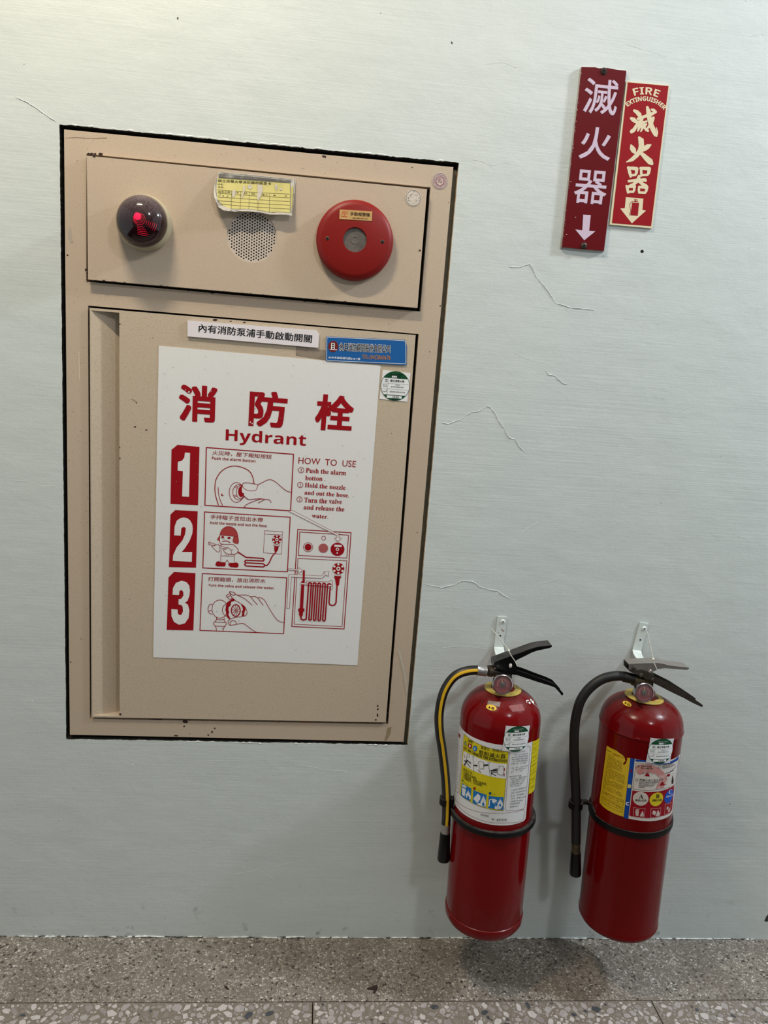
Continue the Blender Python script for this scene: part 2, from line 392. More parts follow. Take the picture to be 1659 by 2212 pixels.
    def arctext(self, s, c, r, h, a0, a1, m=None, off=0.0):
        vs, fs = glyphs(s, off, 3); o = []
        for x, y, _ in vs:
            a = math.radians(a0 + (a1 - a0) * x); rr = r + h * y
            o.append(self.st((c[0] + rr * math.sin(a), c[1] - rr * math.cos(a))))
        self.raw(o, fs, m)
    def marks(self, bl, br, h, m=None, dens=0.9, rnd=None):
        """a row of print too small to read: short strokes of ink"""
        rnd = rnd or random; a = Vector(bl); d = Vector(br) - a; n = max(1, int(d.length / h))
        u = d.normalized(); up = Vector((u.y, -u.x)) * 1.0
        if up.y > 0: up = -up
        for i in range(n):
            if rnd.random() > dens: continue
            o = a + d * (i / n); g = h * 0.82
            kind = rnd.random()
            for k in range(3):
                if rnd.random() < .18: continue
                y = g * (0.08 + 0.38 * k + rnd.uniform(-.05, .08)); x0 = g * rnd.uniform(0, 0.4 if kind < .5 else .15); x1 = g * rnd.uniform(0.6, 1)
                self.line([tuple(o + u * x0 + up * y), tuple(o + u * x1 + up * y)], h * 0.13, m, cap=False)
            x = g * rnd.uniform(0.15, 0.4); x2 = g * rnd.uniform(.6, .95)
            self.line([tuple(o + u * x), tuple(o + u * (x + g * rnd.uniform(-.1, .2)) + up * g)], h * 0.13, m, cap=False)
            if kind > .35: self.line([tuple(o + u * x2 + up * g * rnd.uniform(0, .3)), tuple(o + u * (x2 + g * rnd.uniform(-.15, .1)) + up * g * rnd.uniform(.7, 1))], h * 0.12, m, cap=False)
    def make(self, name, parent=None, fine=False, cuts=None):
        bm = bmesh.new(); vs = [bm.verts.new(v) for v in self.V]
        for f, mi in self.F:
            try: bm.faces.new([vs[i] for i in f]).material_index = mi
            except ValueError: pass
        c = cuts or self.sf.cut
        if c and self.V:
            s0 = min(v[0] for v in self.V); s1 = max(v[0] for v in self.V)
            k = math.ceil(s0 / c)
            while k * c < s1:
                bmesh.ops.bisect_plane(bm, geom=bm.verts[:] + bm.edges[:] + bm.faces[:], plane_co=(k * c, 0, 0), plane_no=(1, 0, 0), dist=1e-7); k += 1
            if cuts:
                t0 = min(v[1] for v in self.V); t1 = max(v[1] for v in self.V); k = math.ceil(t0 / c)
                while k * c < t1:
                    bmesh.ops.bisect_plane(bm, geom=bm.verts[:] + bm.edges[:] + bm.faces[:], plane_co=(0, k * c, 0), plane_no=(0, 1, 0), dist=1e-7); k += 1
        for v in bm.verts: v.co = self.sf.p3(v.co.x, v.co.y, v.co.z)
        # face outwards (towards -y / away from the axis)
        for f in bm.faces:
            f.normal_update(); n = f.normal; c_ = f.calc_center_median()
            out = Vector((c_.x, c_.y, 0)) if isinstance(self.sf, Cyl) else Vector((0, -1, 0))
            if n.dot(out) < 0: f.normal_flip()
        return bmobj(name, bm, self.mats, parent, local=self.sf.local, keep=True)

# ================================================================== THE SETTING
def quad_px(pts, y): return [(P(u, v, y).x, P(u, v, y).z) for u, v in pts]
OPEN = quad_px([(128.5, 268.5), (991.5, 352), (880.5, 1609), (143, 1596)], 0.0)     # opening in the plaster
def jag_loop(quad, step=0.004):
    out = []; kinds = []
    for k in range(4):
        a = Vector(quad[k]); b = Vector(quad[(k + 1) % 4]); n = int((b - a).length / step); d = (b - a).normalized(); nn = Vector((-d.y, d.x))
        for i in range(n):
            t = i / n; p = a + (b - a) * t
            amp = (0.0011, 0.0004, 0.0011, 0.0006)[k]
            j = noise.noise(Vector((p.x * 160, p.y * 160, k * 7.3))) * amp + noise.noise(Vector((p.x * 40, p.y * 40, k * 3.1))) * amp
            if k == 0 and noise.noise(Vector((p.x * 60, 5, 1))) > 0.28: j += abs(noise.noise(Vector((p.x * 400, 2, 9)))) * 0.0028
            if i == 0: j = 0
            out.append(tuple(p + nn * j)); kinds.append(k)
    return out
loop = jag_loop(OPEN)
bm = bmesh.new()
NL = len(loop)
fr = [bm.verts.new((p[0], 0, p[1])) for p in loop]
cx0, cz0 = sum(p[0] for p in OPEN) / 4, sum(p[1] for p in OPEN) / 4
big = []
XL, XR, ZB, ZT = -2.2, 3.0, 0.0, 2.95
oo = []
# outward ring on the outer rectangle, matched corner to corner
cor = [(XL, ZT), (XR, ZT), (XR, ZB), (XL, ZB)]
cnt = []
for k in range(4):
    a = Vector(OPEN[k]); b = Vector(OPEN[(k + 1) % 4]); cnt.append(int((b - a).length / 0.004))
for k in range(4):
    a = Vector(cor[k]); b = Vector(cor[(k + 1) % 4])
    for i in range(cnt[k]): p = a + (b - a) * (i / cnt[k]); oo.append(bm.verts.new((p.x, 0, p.y)))
for i in range(NL):
    j = (i + 1) % NL; bm.faces.new((fr[i], fr[j], oo[j], oo[i]))
bk = [bm.verts.new((p[0], 0.011, p[1])) for p in loop]
bk2 = [bm.verts.new((p[0], 0.07, p[1])) for p in loop]
for i in range(NL):
    j = (i + 1) % NL
    bm.faces.new((fr[j], fr[i], bk[i], bk[j])).material_index = 1 if cnt[0] <= i < cnt[0] + cnt[1] else 2
    bm.faces.new((bk[j], bk[i], bk2[i], bk2[j])).material_index = 2
wall = bmobj('wall_back', bm, [M_WALL, M_PEACH, mat('shaded_plaster_reveal', (26, 25, 20), rough=.95, var=.6, vscale=90, c2=(50, 46, 34))], local=True)  # near-black reveal faces: the shade of the gap is put into their colour
tag(wall, kind='structure', label='pale green painted plaster wall with brush marks and fine cracks')
# raised cracks and drips in the paint
ZC = zm(900, 800, 2.1858)
CR = [[ZC(*p) for p in q] for q in (
    [(105, 243), (150, 253), (215, 228), (255, 197), (290, 195), (330, 170), (345, 172), (370, 200), (385, 235), (410, 270), (430, 305), (440, 320), (465, 325), (485, 360), (505, 380), (528, 393)],
    [(600, -5), (625, 20), (655, 28), (690, 62), (730, 66)],
    [(30, 1008), (75, 1018), (120, 1025), (180, 1012), (215, 992), (265, 997), (300, 1022), (340, 1035), (380, 1040), (415, 1065), (450, 1080)],
    [(470, 1110), (485, 1150), (490, 1190), (505, 1215)], [(470, 785), (530, 740), (570, 720), (600, 685), (630, 682)],
    [(540, 385), (600, 360), (630, 333), (700, 318), (765, 298)], [(640, 370), (690, 350), (720, 320)], [(1010, 335), (1050, 360), (1092, 410)],
    [(1285, 295), (1320, 307), (1360, 298)], [(1250, 448), (1290, 458)], [(405, 30), (430, 15), (460, 20), (495, 40)], [(420, 60), (460, 68), (520, 90)],
    [(530, 1028), (575, 1010), (625, 995), (690, 975)], [(800, 855), (850, 875), (885, 855)], [(850, 785), (860, 820)], [(960, 158), (1020, 160)], [(1480, 760), (1540, 790), (1590, 805)],
    [(395, 890), (415, 860), (450, 845)], [(940, 1240), (980, 1232), (1020, 1218)])]
CR += [[(985, 340), (1010, 342), (1045, 350), (1060, 358), (1090, 352), (1125, 358)], [(1090, 575), (1120, 578), (1145, 570), (1160, 600), (1185, 630), (1200, 655), (1235, 665), (1270, 668), (1290, 672)],
       [(1040, 140), (1090, 135), (1110, 145), (1135, 148)], [(28, 206), (60, 222), (82, 236), (100, 249), (128, 267)], [(1165, 468), (1185, 463), (1215, 470)], [(0, 1035), (60, 1040), (90, 1050), (131, 1050)],
       [(972, 622), (990, 628), (1008, 636)], [(980, 470), (1000, 460), (1008, 478)], [(500, 1890), (560, 1878), (600, 1905)], [(585, 1875), (640, 1860)], [(860, 1400), (872, 1445), (880, 1500)],
       [(925, 1810), (935, 1795), (950, 1785)], [(1140, 570), (1150, 590)], [(1195, 225), (1210, 240)], [(1600, 80), (1659, 74)], [(945, 1400), (1010, 1396), (1060, 1404)], [(1180, 1790), (1160, 1830)],
       [(1020, 290), (1055, 310)], [(640, 1650), (700, 1662), (760, 1668)], [(860, 1690), (890, 1735), (898, 1800)], [(1340, 92), (1400, 110), (1450, 125)], [(1105, 760), (1150, 780), (1200, 790)]]
bm = bmesh.new()
def ridge(bm, pts, wd, h, jit=0.0006):
    q = []
    for a, b in zip(pts, pts[1:]):
        n = max(1, int((Vector(b) - Vector(a)).length / 0.004))
        for k in range(n):
            p = Vector(a).lerp(Vector(b), k / n); q.append((p.x + random.uniform(-jit, jit), p.y + random.uniform(-jit, jit)))
    q.append(pts[-1]); rings = []
    for i, p in enumerate(q):
        a = Vector(q[max(i - 1, 0)]); b = Vector(q[min(i + 1, len(q) - 1)]); t = (b - a).normalized() if (b - a).length else Vector((1, 0)); nn = Vector((-t.y, t.x))
        e = min(1, i / 3, (len(q) - 1 - i) / 3) + 0.05; ww = wd * e * random.uniform(0.6, 1.2); hh = h * e * random.uniform(0.5, 1.2)
        rings.append([Vector((p[0] + nn.x * ww * s, -hh * g + 0.0002, p[1] + nn.y * ww * s)) for s, g in ((-1, 0), (-0.4, 0.8), (0.1, 1), (0.6, 0.6), (1, 0))])
    grid(bm, rings, closed=False)
for k, c in enumerate(CR):
    pts = [(P(u, v).x, P(u, v).z) for u, v in c]
    big_ = k in (0, 1, 2, 20, 22)
    ridge(bm, pts, 0.0009 if big_ else 0.0006, 0.0012 if big_ else 0.0005)
cr = bmobj('plaster_cracks', bm, M_WALL, wall, local=True, smooth=40); tag(cr, kind='stuff')
bm = bmesh.new()
for i in range(170):
    u = random.uniform(0, 1659); v = random.uniform(0, 2010)
    if 120 < u < 1000 and 250 < v < 1620 or 1200 < u < 1460 and 130 < v < 550: continue
    p = P(u, v); r = random.choice((0.0004, 0.0005, 0.0007, 0.001)); a = random.uniform(-0.5, 0.5); e = random.uniform(1, 2.2)
    rings = [[Vector((p.x + rr * r * (e * math.cos(t) * math.cos(a) - math.sin(t) * math.sin(a)), -h * r * 0.8 + 0.0002, p.z + rr * r * (e * math.cos(t) * math.sin(a) + math.sin(t) * math.cos(a)))) for t in [2 * PI * k / 7 for k in range(7)]] for rr, h in ((1.1, 0), (0.7, 0.8), (0.2, 1.1))]
    vs = grid(bm, rings); bm.faces.new(vs[-1])
dr = bmobj('paint_drips', bm, M_WALL, wall, local=True, smooth=60); tag(dr, kind='stuff')
# lumpy white lip of paint round the opening and at the floor
bm = bmesh.new()
def lip(bm, pts, r, y=0.0005, z=0.0, gap=0.2):
    seg = []
    for i, p in enumerate(pts):
        if noise.noise(Vector((p[0] * 30, p[1] * 30, 4))) > gap and len(seg) < 400 or i == len(pts) - 1:
            if len(seg) > 3:
                m_ = len(seg) - 1
                tube(bm, [Vector((q[0], y, q[1] + z)) for q in seg], lambda t, m_=m_: r * (0.35 + 0.9 * abs(noise.noise(Vector((t * m_ * 0.35, r * 999, 2)))) * 1.6) * (1 if 0.02 < t < 0.98 else 0.2), 6)
            seg = []
        else: seg.append(p)
k0 = cnt[0]
lip(bm, [(p[0], p[1] + 0.0016) for p in loop[4:k0 - 2]], 0.0013, gap=0.35)
lip(bm, [(p[0] + 0.0004, p[1] - 0.0012) for p in loop[k0 + cnt[1] + 2:k0 + cnt[1] + cnt[2] - 2]], 0.0012, gap=0.3)
lip(bm, [(p[0] + 0.0008, p[1]) for p in loop[k0 + 3:k0 + cnt[1] - 3]], 0.0007, gap=0.3)
lp = bmobj('paint_lip', bm, M_WHITEP, wall, local=True, smooth=60); tag(lp, kind='stuff')
bm = bmesh.new()
fl = [(-0.75 + 0.004 * i, 0.0015 + 0.002 * noise.noise(Vector((i * 0.07, 3, 3)))) for i in range(470)]
lip(bm, fl, 0.0016, y=-0.001, gap=0.12)
dk = bmobj('paint_drip_edge', bm, M_WHITEP, wall, local=True, smooth=60); tag(dk, kind='stuff')
bm = bmesh.new()
for a0 in range(0, 460, 9):
    if noise.noise(Vector((a0 * 0.05, 9, 1))) < -0.1: continue
    seg = fl[a0:a0 + random.randint(4, 10)]
    if len(seg) > 3: tube(bm, [Vector((q[0], -0.0012, 0.0006 + random.uniform(0, 0.002))) for q in seg], lambda t: 0.0012 * random.uniform(0.3, 1), 5)
gr = bmobj('grime_line', bm, mat('grime', (52, 48, 42), rough=0.9), wall, local=True); tag(gr, kind='stuff')
# dark back of the opening, brown flange inside its left and right sides
bm = bmesh.new(); box(bm, -0.55, 0.30, 0.065, 0.075, 0.42, 1.76)
o = bmobj('opening_back', bm, M_DARK, wall, local=True)
bm = bmesh.new()
R1 = quad_px([(985, 368), (880, 1605)], 0.012)
prism(bm, [(R1[0][0] - 0.012, R1[0][1]), (R1[0][0] + 0.0028, R1[0][1]), (R1[1][0] + 0.0028, R1[1][1]), (R1[1][0] - 0.012, R1[1][1])], 0.009, 0.012)
o = bmobj('mounting_flange', bm, M_OLIVE, wall, local=True)
# nail hole
ik = Ink(Plane(0), lift=0.0002)
c = (1387, 543); ik.poly([(c[0] + 3.2 * math.cos(t) * random.uniform(.8, 1.3), c[1] + 3.6 * math.sin(t)) for t in [k * PI / 5 for k in range(10)]], M_DARK)
ik.poly([(975, 89), (978, 92), (977, 96), (974, 93)], (70, 66, 60)); ik.poly([(383, 36), (386, 38), (385, 43), (382, 41)], (90, 88, 80))
ik.poly([(1655, 1980), (1660, 1974), (1662, 1990), (1654, 1991), (1651, 1989)], (60, 62, 60))
ik.make('nail_hole', wall)

# floor ------------------------------------------------------------
bm = bmesh.new(); box(bm, -2.2, 3.0, -3.6, 0.0, -0.05, -0.006)
floor = bmobj('floor', bm, mat('floor_joint', (46, 40, 34), rough=0.9), local=True); tag(floor, kind='structure', label='terrazzo floor of a fine border strip and coarse tiles')
YS = -0.1757
bm = bmesh.new(); box(bm, -2.2, 3.0, YS + 0.0011, 0.0, -0.0055, 0.0)
bmobj('terrazzo_border', bm, M_TERR, floor, local=True)
M_CEM = mat('terrazzo_cement', (118, 109, 98), rough=0.5, var=0.8, vscale=240, c2=(140, 132, 122))
CH = [mat('chip_%d' % i, c, rough=0.35, var=0.6, vscale=140, c2=c2) for i, (c, c2) in enumerate((((190, 184, 182), (148, 141, 140)), ((160, 153, 151), (196, 190, 188)), ((140, 133, 130), (176, 169, 166)), ((66, 68, 74), (104, 102, 104)), ((128, 119, 112), (160, 150, 140))))]
JX = [PZ(675.5, 2165).x, PZ(1408, 2164).x]
TW = JX[1] - JX[0]
rc = random.Random(3)
for k in range(-1, 3):
    xa = JX[0] + (k - 1) * TW + TW * 0; xb = xa + TW
    xa += 0.0012; xb -= 0.0012
    bm = bmesh.new(); box(bm, xa, xb, YS - TW + 0.0018, YS - 0.0009, -0.0055, 0.0)
    t = bmobj('floor_tile', bm, M_CEM, floor, local=True)
    bm = bmesh.new(); pl = []
    cell = 0.0098
    hx = {}
    SZ = [q for q, n_ in ((0.0110, 400), (0.0088, 900), (0.0070, 1800), (0.0054, 3000), (0.0040, 4000), (0.0027, 4500), (0.0016, 4000)) for _ in range(n_)]
    for r in SZ:
        r *= rc.uniform(.88, 1.1); x = rc.uniform(xa + r, xb - r); y = rc.uniform(YS - 0.24, YS - 0.001 - r * 0.9)
        gx, gy = int(x / 0.02), int(y / 0.02); ok = True
        for dx in (-1, 0, 1):
            for dy in (-1, 0, 1):
                for (qx, qy, qr) in hx.get((gx + dx, gy + dy), ()):
                    if (qx - x) ** 2 + (qy - y) ** 2 < ((qr + r) * 0.80) ** 2: ok = False; break
                if not ok: break
            if not ok: break
        if not ok: continue
        hx.setdefault((gx, gy), []).append((x, y, r))
        n = rc.randint(4, 7); a0 = rc.uniform(0, 6); st_ = rc.uniform(0.5, 0.95); ra = rc.uniform(0, PI)
        pts = []
        for i in range(n):
            a = a0 + 2 * PI * (i + rc.uniform(-0.25, 0.25)) / n; rr = r * rc.uniform(0.8, 1.08)
            dx, dy = rr * math.cos(a), rr * st_ * math.sin(a)
            X, Y = x + dx * math.cos(ra) - dy * math.sin(ra), y + dx * math.sin(ra) + dy * math.cos(ra)
            pts.append((min(max(X, xa + .0003), xb - .0003), min(Y, YS - 0.0012)))
        mi = rc.choices(range(5), (5, 6, 4, 1.1, 1.5))[0]
        top = [bm.verts.new((q[0], q[1], 0.00035)) for q in pts]; bot = [bm.verts.new((x + (q[0] - x) * 1.05, y + (q[1] - y) * 1.05, -0.0003)) for q in pts]
        try:
            bm.faces.new(top).material_index = mi
            for i in range(n): bm.faces.new((bot[i], bot[(i + 1) % n], top[(i + 1) % n], top[i])).material_index = mi
        except ValueError: pass
    c_ = bmobj('terrazzo_chips', bm, CH, t, local=True); tag(c_, kind='stuff')
M_FAR = mat('far_wall_paint', (140, 145, 142), rough=0.8)
bm = bmesh.new(); box(bm, -2.2, 3.0, -3.3, -3.2, 0.0, 2.95); tag(bmobj('wall_front', bm, M_FAR, local=True), kind='structure')
bm = bmesh.new(); box(bm, -2.2, 3.0, -3.3, 0.1, 2.95, 3.05); tag(bmobj('ceiling', bm, mat('ceiling_paint', (224, 224, 218), rough=0.8), local=True), kind='structure')
# leaf scraps on the floor
def scrap(pts, label, cat, colr, h=0.002):
    bm = bmesh.new(); Q = [PZ(u, v) for u, v in pts]
    c = sum(Q, Vector()) / len(Q)
    top = [bm.verts.new((q.x, q.y, 0.0012 + h * (0.5 + 0.5 * math.sin(i * 2.3)))) for i, q in enumerate(Q)]
    bot = [bm.verts.new((q.x, q.y, 0.0002 + h * (0.5 + 0.5 * math.sin(i * 2.3)))) for i, q in enumerate(Q)]
    n = len(Q)
    for t in tessellate_polygon([[Vector((q.x, q.y, 0)) for q in Q]]): bm.faces.new([top[i] for i in t]); bm.faces.new([bot[i] for i in t][::-1])
    for i in range(n): bm.faces.new((bot[i], bot[(i + 1) % n], top[(i + 1) % n], top[i]))
    return bm
bm = scrap([(792, 2137), (814, 2130), (816, 2133), (810, 2148), (806, 2146), (808, 2138), (798, 2140)], '', '', None, 0.003)
tag(bmobj('dry_leaf_scrap', bm, mat('dry_leaf', (48, 30, 22), rough=0.8)), 'dark folded scrap of dry leaf on the terrazzo border, left of centre', 'debris')
bm = scrap([(484, 2130), (490, 2132), (495, 2137), (493, 2140), (488, 2136)], '', '', None, 0.001)
tag(bmobj('dry_twig', bm, mat('dry_leaf', (48, 30, 22))), 'tiny dark curved twig lying on the terrazzo border below the cabinet', 'debris')

# ================================================================== HYDRANT CABINET
CAB = empty('hydrant_cabinet', Matrix.Translation((-0.13, 0.03, P(500, 1595).z)))
tag(CAB, 'beige steel fire hydrant cabinet recessed in the wall, with alarm panel above its door', 'cabinet')
def inset(q, d):
    n = len(q); out = []
    for i in range(n):
        a, b, c = Vector(q[i - 1]), Vector(q[i]), Vector(q[(i + 1) % n])
        d1 = (b - a).normalized(); d2 = (c - b).normalized(); n1 = Vector((d1.y, -d1.x)); n2 = Vector((d2.y, -d2.x))
        m = (n1 + n2).normalized(); out.append(tuple(b + m * d / max(0.3, m.dot(n1))))
    return out
FRQ = quad_px([(138.3, 279.5), (979.3, 361), (871.8, 1602.5), (150.8, 1587)], 0.001)
PNQ = quad_px([(187.2, 336.2), (922.6, 408.4), (901.8, 665), (190.2, 603.5)], -0.011)
DRQ = quad_px([(193.6, 664.8), (898, 723.8), (833.5, 1560.5), (197.6, 1549.3)], -0.003)
sg = 1 if (Vector(inset(PNQ, 0.01)[0]) - Vector(PNQ[0])).x > 0 else -1
PNH = quad_px([(186.6, 332.5), (930, 404.5), (908, 673), (186.6, 608.5)], 0.001)
DRH = quad_px([(190.0, 660.0), (904.5, 721.5), (838.5, 1565), (194.3, 1553)], 0.001)
bm = bmesh.new(); prism(bm, FRQ, 0.001, 0.03, holes=[PNH[::-1], DRH[::-1]]); bevel_front(bm, 0.001, 0.0022, 3)
bmobj('cabinet_frame', bm, M_BEIGE, CAB, smooth=35)
bm = bmesh.new(); X0, Z0 = FRQ[3]; box(bm, FRQ[3][0] + .02, FRQ[2][0] - .02, 0.02, 0.028, FRQ[3][1] + .02, FRQ[0][1] - .02)
bmobj('cabinet_body', bm, M_DARK, CAB)
# control panel with a round opening for the speaker
ZS = zm(440, 350, 7.541)
spc = P(544.0, 511.2, -0.011); SPR = 0.0460
hole = [(spc.x + SPR * math.cos(2 * PI * i / 48), spc.z + SPR * math.sin(2 * PI * i / 48)) for i in range(48)]
bm = bmesh.new(); prism(bm, PNQ, -0.011, 0.006, holes=[hole])
es = [e for e in bm.edges if abs(e.verts[0].co.y + .011) < 1e-6 and abs(e.verts[1].co.y + .011) < 1e-6 and len(e.link_faces) == 2 and e.calc_face_angle(0) > 0.5 and (e.verts[0].co - spc).length > SPR * 1.05]
bmesh.ops.bevel(bm, geom=es, offset=0.0045, segments=4, profile=0.5, affect='EDGES')
panel = bmobj('control_panel', bm, M_BEIGE, CAB, smooth=50)
bm = bmesh.new(); pit = 0.0053; r_ = 0.0015
cells = 0
for j in range(-11, 12):
    for i in range(-12, 13):
        x = (i + (j % 2) * 0.0) * pit * 0.866; z = (j + (0.5 if i % 2 else 0)) * pit
        if math.hypot(x, z) > SPR + 0.004: continue
        cx_, cz_ = spc.x + x, spc.z + z; hexa = []; circ = []
        solid = math.hypot(x, z) > SPR - 0.0035
        for k in range(12):
            a = 2 * PI * k / 12; hr = pit / math.sqrt(3)
            hexa.append((hr * (1 if k % 2 == 0 else 0.866))); circ.append(r_)
        hv = [bm.verts.new((cx_ + hexa[k] * math.cos(2 * PI * k / 12), -0.0092, cz_ + hexa[k] * math.sin(2 * PI * k / 12))) for k in range(12)]
        if solid: bm.faces.new(hv)
        else:
            cv = [bm.verts.new((cx_ + r_ * math.cos(2 * PI * k / 12), -0.0092, cz_ + r_ * math.sin(2 * PI * k / 12))) for k in range(12)]
            dv = [bm.verts.new((v.co.x, -0.0072, v.co.z)) for v in cv]
            for k in range(12):
                bm.faces.new((hv[k], hv[(k + 1) % 12], cv[(k + 1) % 12], cv[k])); bm.faces.new((cv[k], cv[(k + 1) % 12], dv[(k + 1) % 12], dv[k]))
            cells += 1
bmesh.ops.remove_doubles(bm, verts=bm.verts, dist=1e-5)
gr = bmobj('speaker_grille', bm, mat('grille_metal', (196, 184, 172), rough=0.45, var=0.4, vscale=200), panel)
bm = bmesh.new(); lathe(bm, [(SPR + .003, -0.0005), (SPR + .003, 0.0005)], 40, axis(Vector((spc.x, -0.0062, spc.z)), (0, -1, 0)))
bmobj('speaker_cone', bm, M_DARK, panel)
# beacon lamp
bc = P(313.5, 483.5, -0.011); bm = bmesh.new()
AX = axis(Vector((bc.x, -0.011, bc.z)), (0, -1, 0))
lathe(bm, [(0.0, 0), (0.0492, 0), (0.0492, 0.012), (0.0482, 0.017), (0.0468, 0.019), (0.0458, 0.0245), (0.0, 0.0245)], 72, AX, False, False)
beacon = bmobj('beacon_lamp', bm, mat('beacon_base', (168, 158, 132), rough=0.45), CAB, smooth=35)
def red_lens():
    m = bpy.data.materials.new('dark_red_lens'); m.use_nodes = True; nt = m.node_tree; N = nt.nodes; L = nt.links
    b = N['Principled BSDF']; b.inputs['Roughness'].default_value = 0.12; b.inputs['Coat Weight'].default_value = 0.6; b.inputs['Coat Roughness'].default_value = 0.03
    g = N.new('ShaderNodeNewGeometry'); s = N.new('ShaderNodeSeparateXYZ'); L.new(g.outputs['Normal'], s.inputs[0])
    r = N.new('ShaderNodeMapRange'); r.inputs[1].default_value = -0.15; r.inputs[2].default_value = 1.0; L.new(s.outputs[2], r.inputs[0])
    tc = N.new('ShaderNodeTexCoord'); n = N.new('ShaderNodeTexNoise'); n.inputs['Scale'].default_value = 900; n.inputs['Detail'].default_value = 1; L.new(tc.outputs['Object'], n.inputs['Vector'])
    r2 = N.new('ShaderNodeMapRange'); r2.inputs[1].default_value = 0.35; r2.inputs[2].default_value = 0.62; L.new(n.outputs['Fac'], r2.inputs[0])
    mu = N.new('ShaderNodeMath'); mu.operation = 'MULTIPLY'; L.new(r.outputs[0], mu.inputs[0]); L.new(r2.outputs[0], mu.inputs[1])
    d = N.new('ShaderNodeBsdfDiffuse'); d.inputs[0].default_value = rgb(120, 106, 108)
    b.inputs['Base Color'].default_value = rgb(34, 2, 10); b.inputs['Alpha'].default_value = 0.66
    mx = N.new('ShaderNodeMixShader'); L.new(mu.outputs[0], mx.inputs[0]); L.new(b.outputs[0], mx.inputs[1]); L.new(d.outputs[0], mx.inputs[2])
    L.new(mx.outputs[0], N['Material Output'].inputs[0])
    return m
bm = bmesh.new(); RL = 0.0448; pr = [(RL * math.cos(a), 0.0245 + 0.036 * math.sin(a)) for a in [k * PI / 2 / 20 for k in range(20)]] + [(0.0006, 0.0605)]
lathe(bm, pr, 72, AX, False, True)
bmd = bmesh.new(); lathe(bmd, [(.0438, .0246), (.0438, .0250)], 48, AX); bmobj('lamp_interior', bmd, flat((28, 2, 8), .6), beacon)
lens = bmobj('lamp_lens', bm, red_lens(), beacon, smooth=40); lens['label'] = 'dark red dome lens dulled by dust'
# light inside: rings of the fresnel and the glowing element
bm = bmesh.new()
bl_ = P(297, 470, -0.045)
G1 = axis(bl_, (-0.15, -1, 0.05))
bmesh.ops.create_uvsphere(bm, u_segments=16, v_segments=10, radius=0.0062, matrix=Matrix.Translation(bl_ + Vector((-0.001, 0.004, 0.003))))
bmobj('lamp_element', bm, mat('lamp_glow', (255, 10, 60), emit=((255, 20, 70), 5.0)), beacon, smooth=60)
bm = bmesh.new()
for k in range(9):
    rr = 0.006 + 0.0022 * k; n = 26
    for (aa, ab) in (((-2.0, 1.2) if k > 2 else (0, 6.2)),):
        pts = [bl_ + Vector((0.0012 * k, 0.003, -0.0008 * k)) + Vector((rr * math.cos(aa + (ab - aa) * i / n), 0.0, rr * math.sin(aa + (ab - aa) * i / n) * 0.95)) for i in range(n + 1)]
        if k > 2:
            pts1 = [p for i, p in enumerate(pts) if i / n < 0.28]; pts2 = [p for i, p in enumerate(pts) if 0.42 < i / n < 0.62]
            for q in (pts1, pts2):
                if len(q) > 2: tube(bm, q, 0.00035, 5)
        else: tube(bm, pts, 0.0004, 5)
rg = bmobj('lens_ring', bm, mat('lamp_glow_ring', (255, 10, 60), emit=((220, 8, 52), 1.8)), beacon)
# manual alarm cover
ac = P(766.0, 521.5, -0.011)
AA = axis(Vector((ac.x, -0.011, ac.z)), (0, -1, 0)); bm = bmesh.new()
RA = 0.0722
lathe(bm, [(RA - 0.003, 0), (RA, 0.004), (RA, 0.009), (RA - 0.0015, 0.0135), (RA - 0.006, 0.0175), (RA - 0.012, 0.0195), (0.0222, 0.0205), (0.0218, 0.0195), (0.0218, 0.0165)], 96, AA, True, False)
alarm = bmobj('alarm_cover', bm, M_REDD, CAB, smooth=40); alarm['label'] = 'round red manual fire alarm cover'
bm = bmesh.new(); lathe(bm, [(0.0222, 0.0160), (0.0222, 0.0168), (0.0075, 0.0168), (0.007, 0.0174), (0.0055, 0.0174), (0.005, 0.0168), (0.0, 0.0168)], 48, AA, True, False)
bmobj('push_window', bm, mat('grey_push_film', (98, 92, 86), rough=0.5, var=0.8, vscale=160, c2=(70, 66, 62), bump=0.0002, bscale=200), alarm, smooth=40)
Z2_ = zm(600, 300, 4.1475)
def screw(name, pos, r, m, parent, d=(0, -1, 0), cross=True, h=None):
    bm = bmesh.new(); h = h or r * 0.45
    mw = axis(pos, d); lathe(bm, [(r, 0), (r, h * 0.35), (r * 0.82, h * 0.8), (r * 0.4, h), (0.00001, h)], 20, mw, True, False)
    if cross:
        for a in (0.3, 0.3 + PI / 2):
            c_, s_ = math.cos(a), math.sin(a); L_ = r * 0.6; W_ = r * 0.12
            q = [(L_ * c_ - W_ * s_, L_ * s_ + W_ * c_), (-L_ * c_ - W_ * s_, -L_ * s_ + W_ * c_), (-L_ * c_ + W_ * s_, -L_ * s_ - W_ * c_), (L_ * c_ + W_ * s_, L_ * s_ - W_ * c_)]
            f = bm.faces.new([bm.verts.new(mw @ Vector((x, y, h * 1.06))) for x, y in q]); f.material_index = 1
    return bmobj(name, bm, [m, M_DARK], parent, smooth=50)
for (a, b) in ((446, 893), (937, 922)):
    p = P(*Z2_(a, b), -0.0302); screw('screw', p + Vector((0, 0.001, 0)), 0.0044, M_STEELD, alarm)
PLY = -0.0318
ik = Ink(Plane(PLY), Z2_); Q = [ik.st(p) for p in ((555, 632), (847, 650), (843, 735), (552, 718))]
bm = bmesh.new(); prism(bm, Q, PLY, PLY + 0.0014)
npl = bmobj('name_plate', bm, mat('gold_plate', (214, 172, 112), rough=0.35, metal=0.3), alarm)
ik.text('手動報警機', (648, 688), (825, 698), (650, 654), (58, 46, 34), 0.012); ik.text('誼意防災', (668, 716), (808, 724), (669, 702), (80, 62, 44), 0.0)
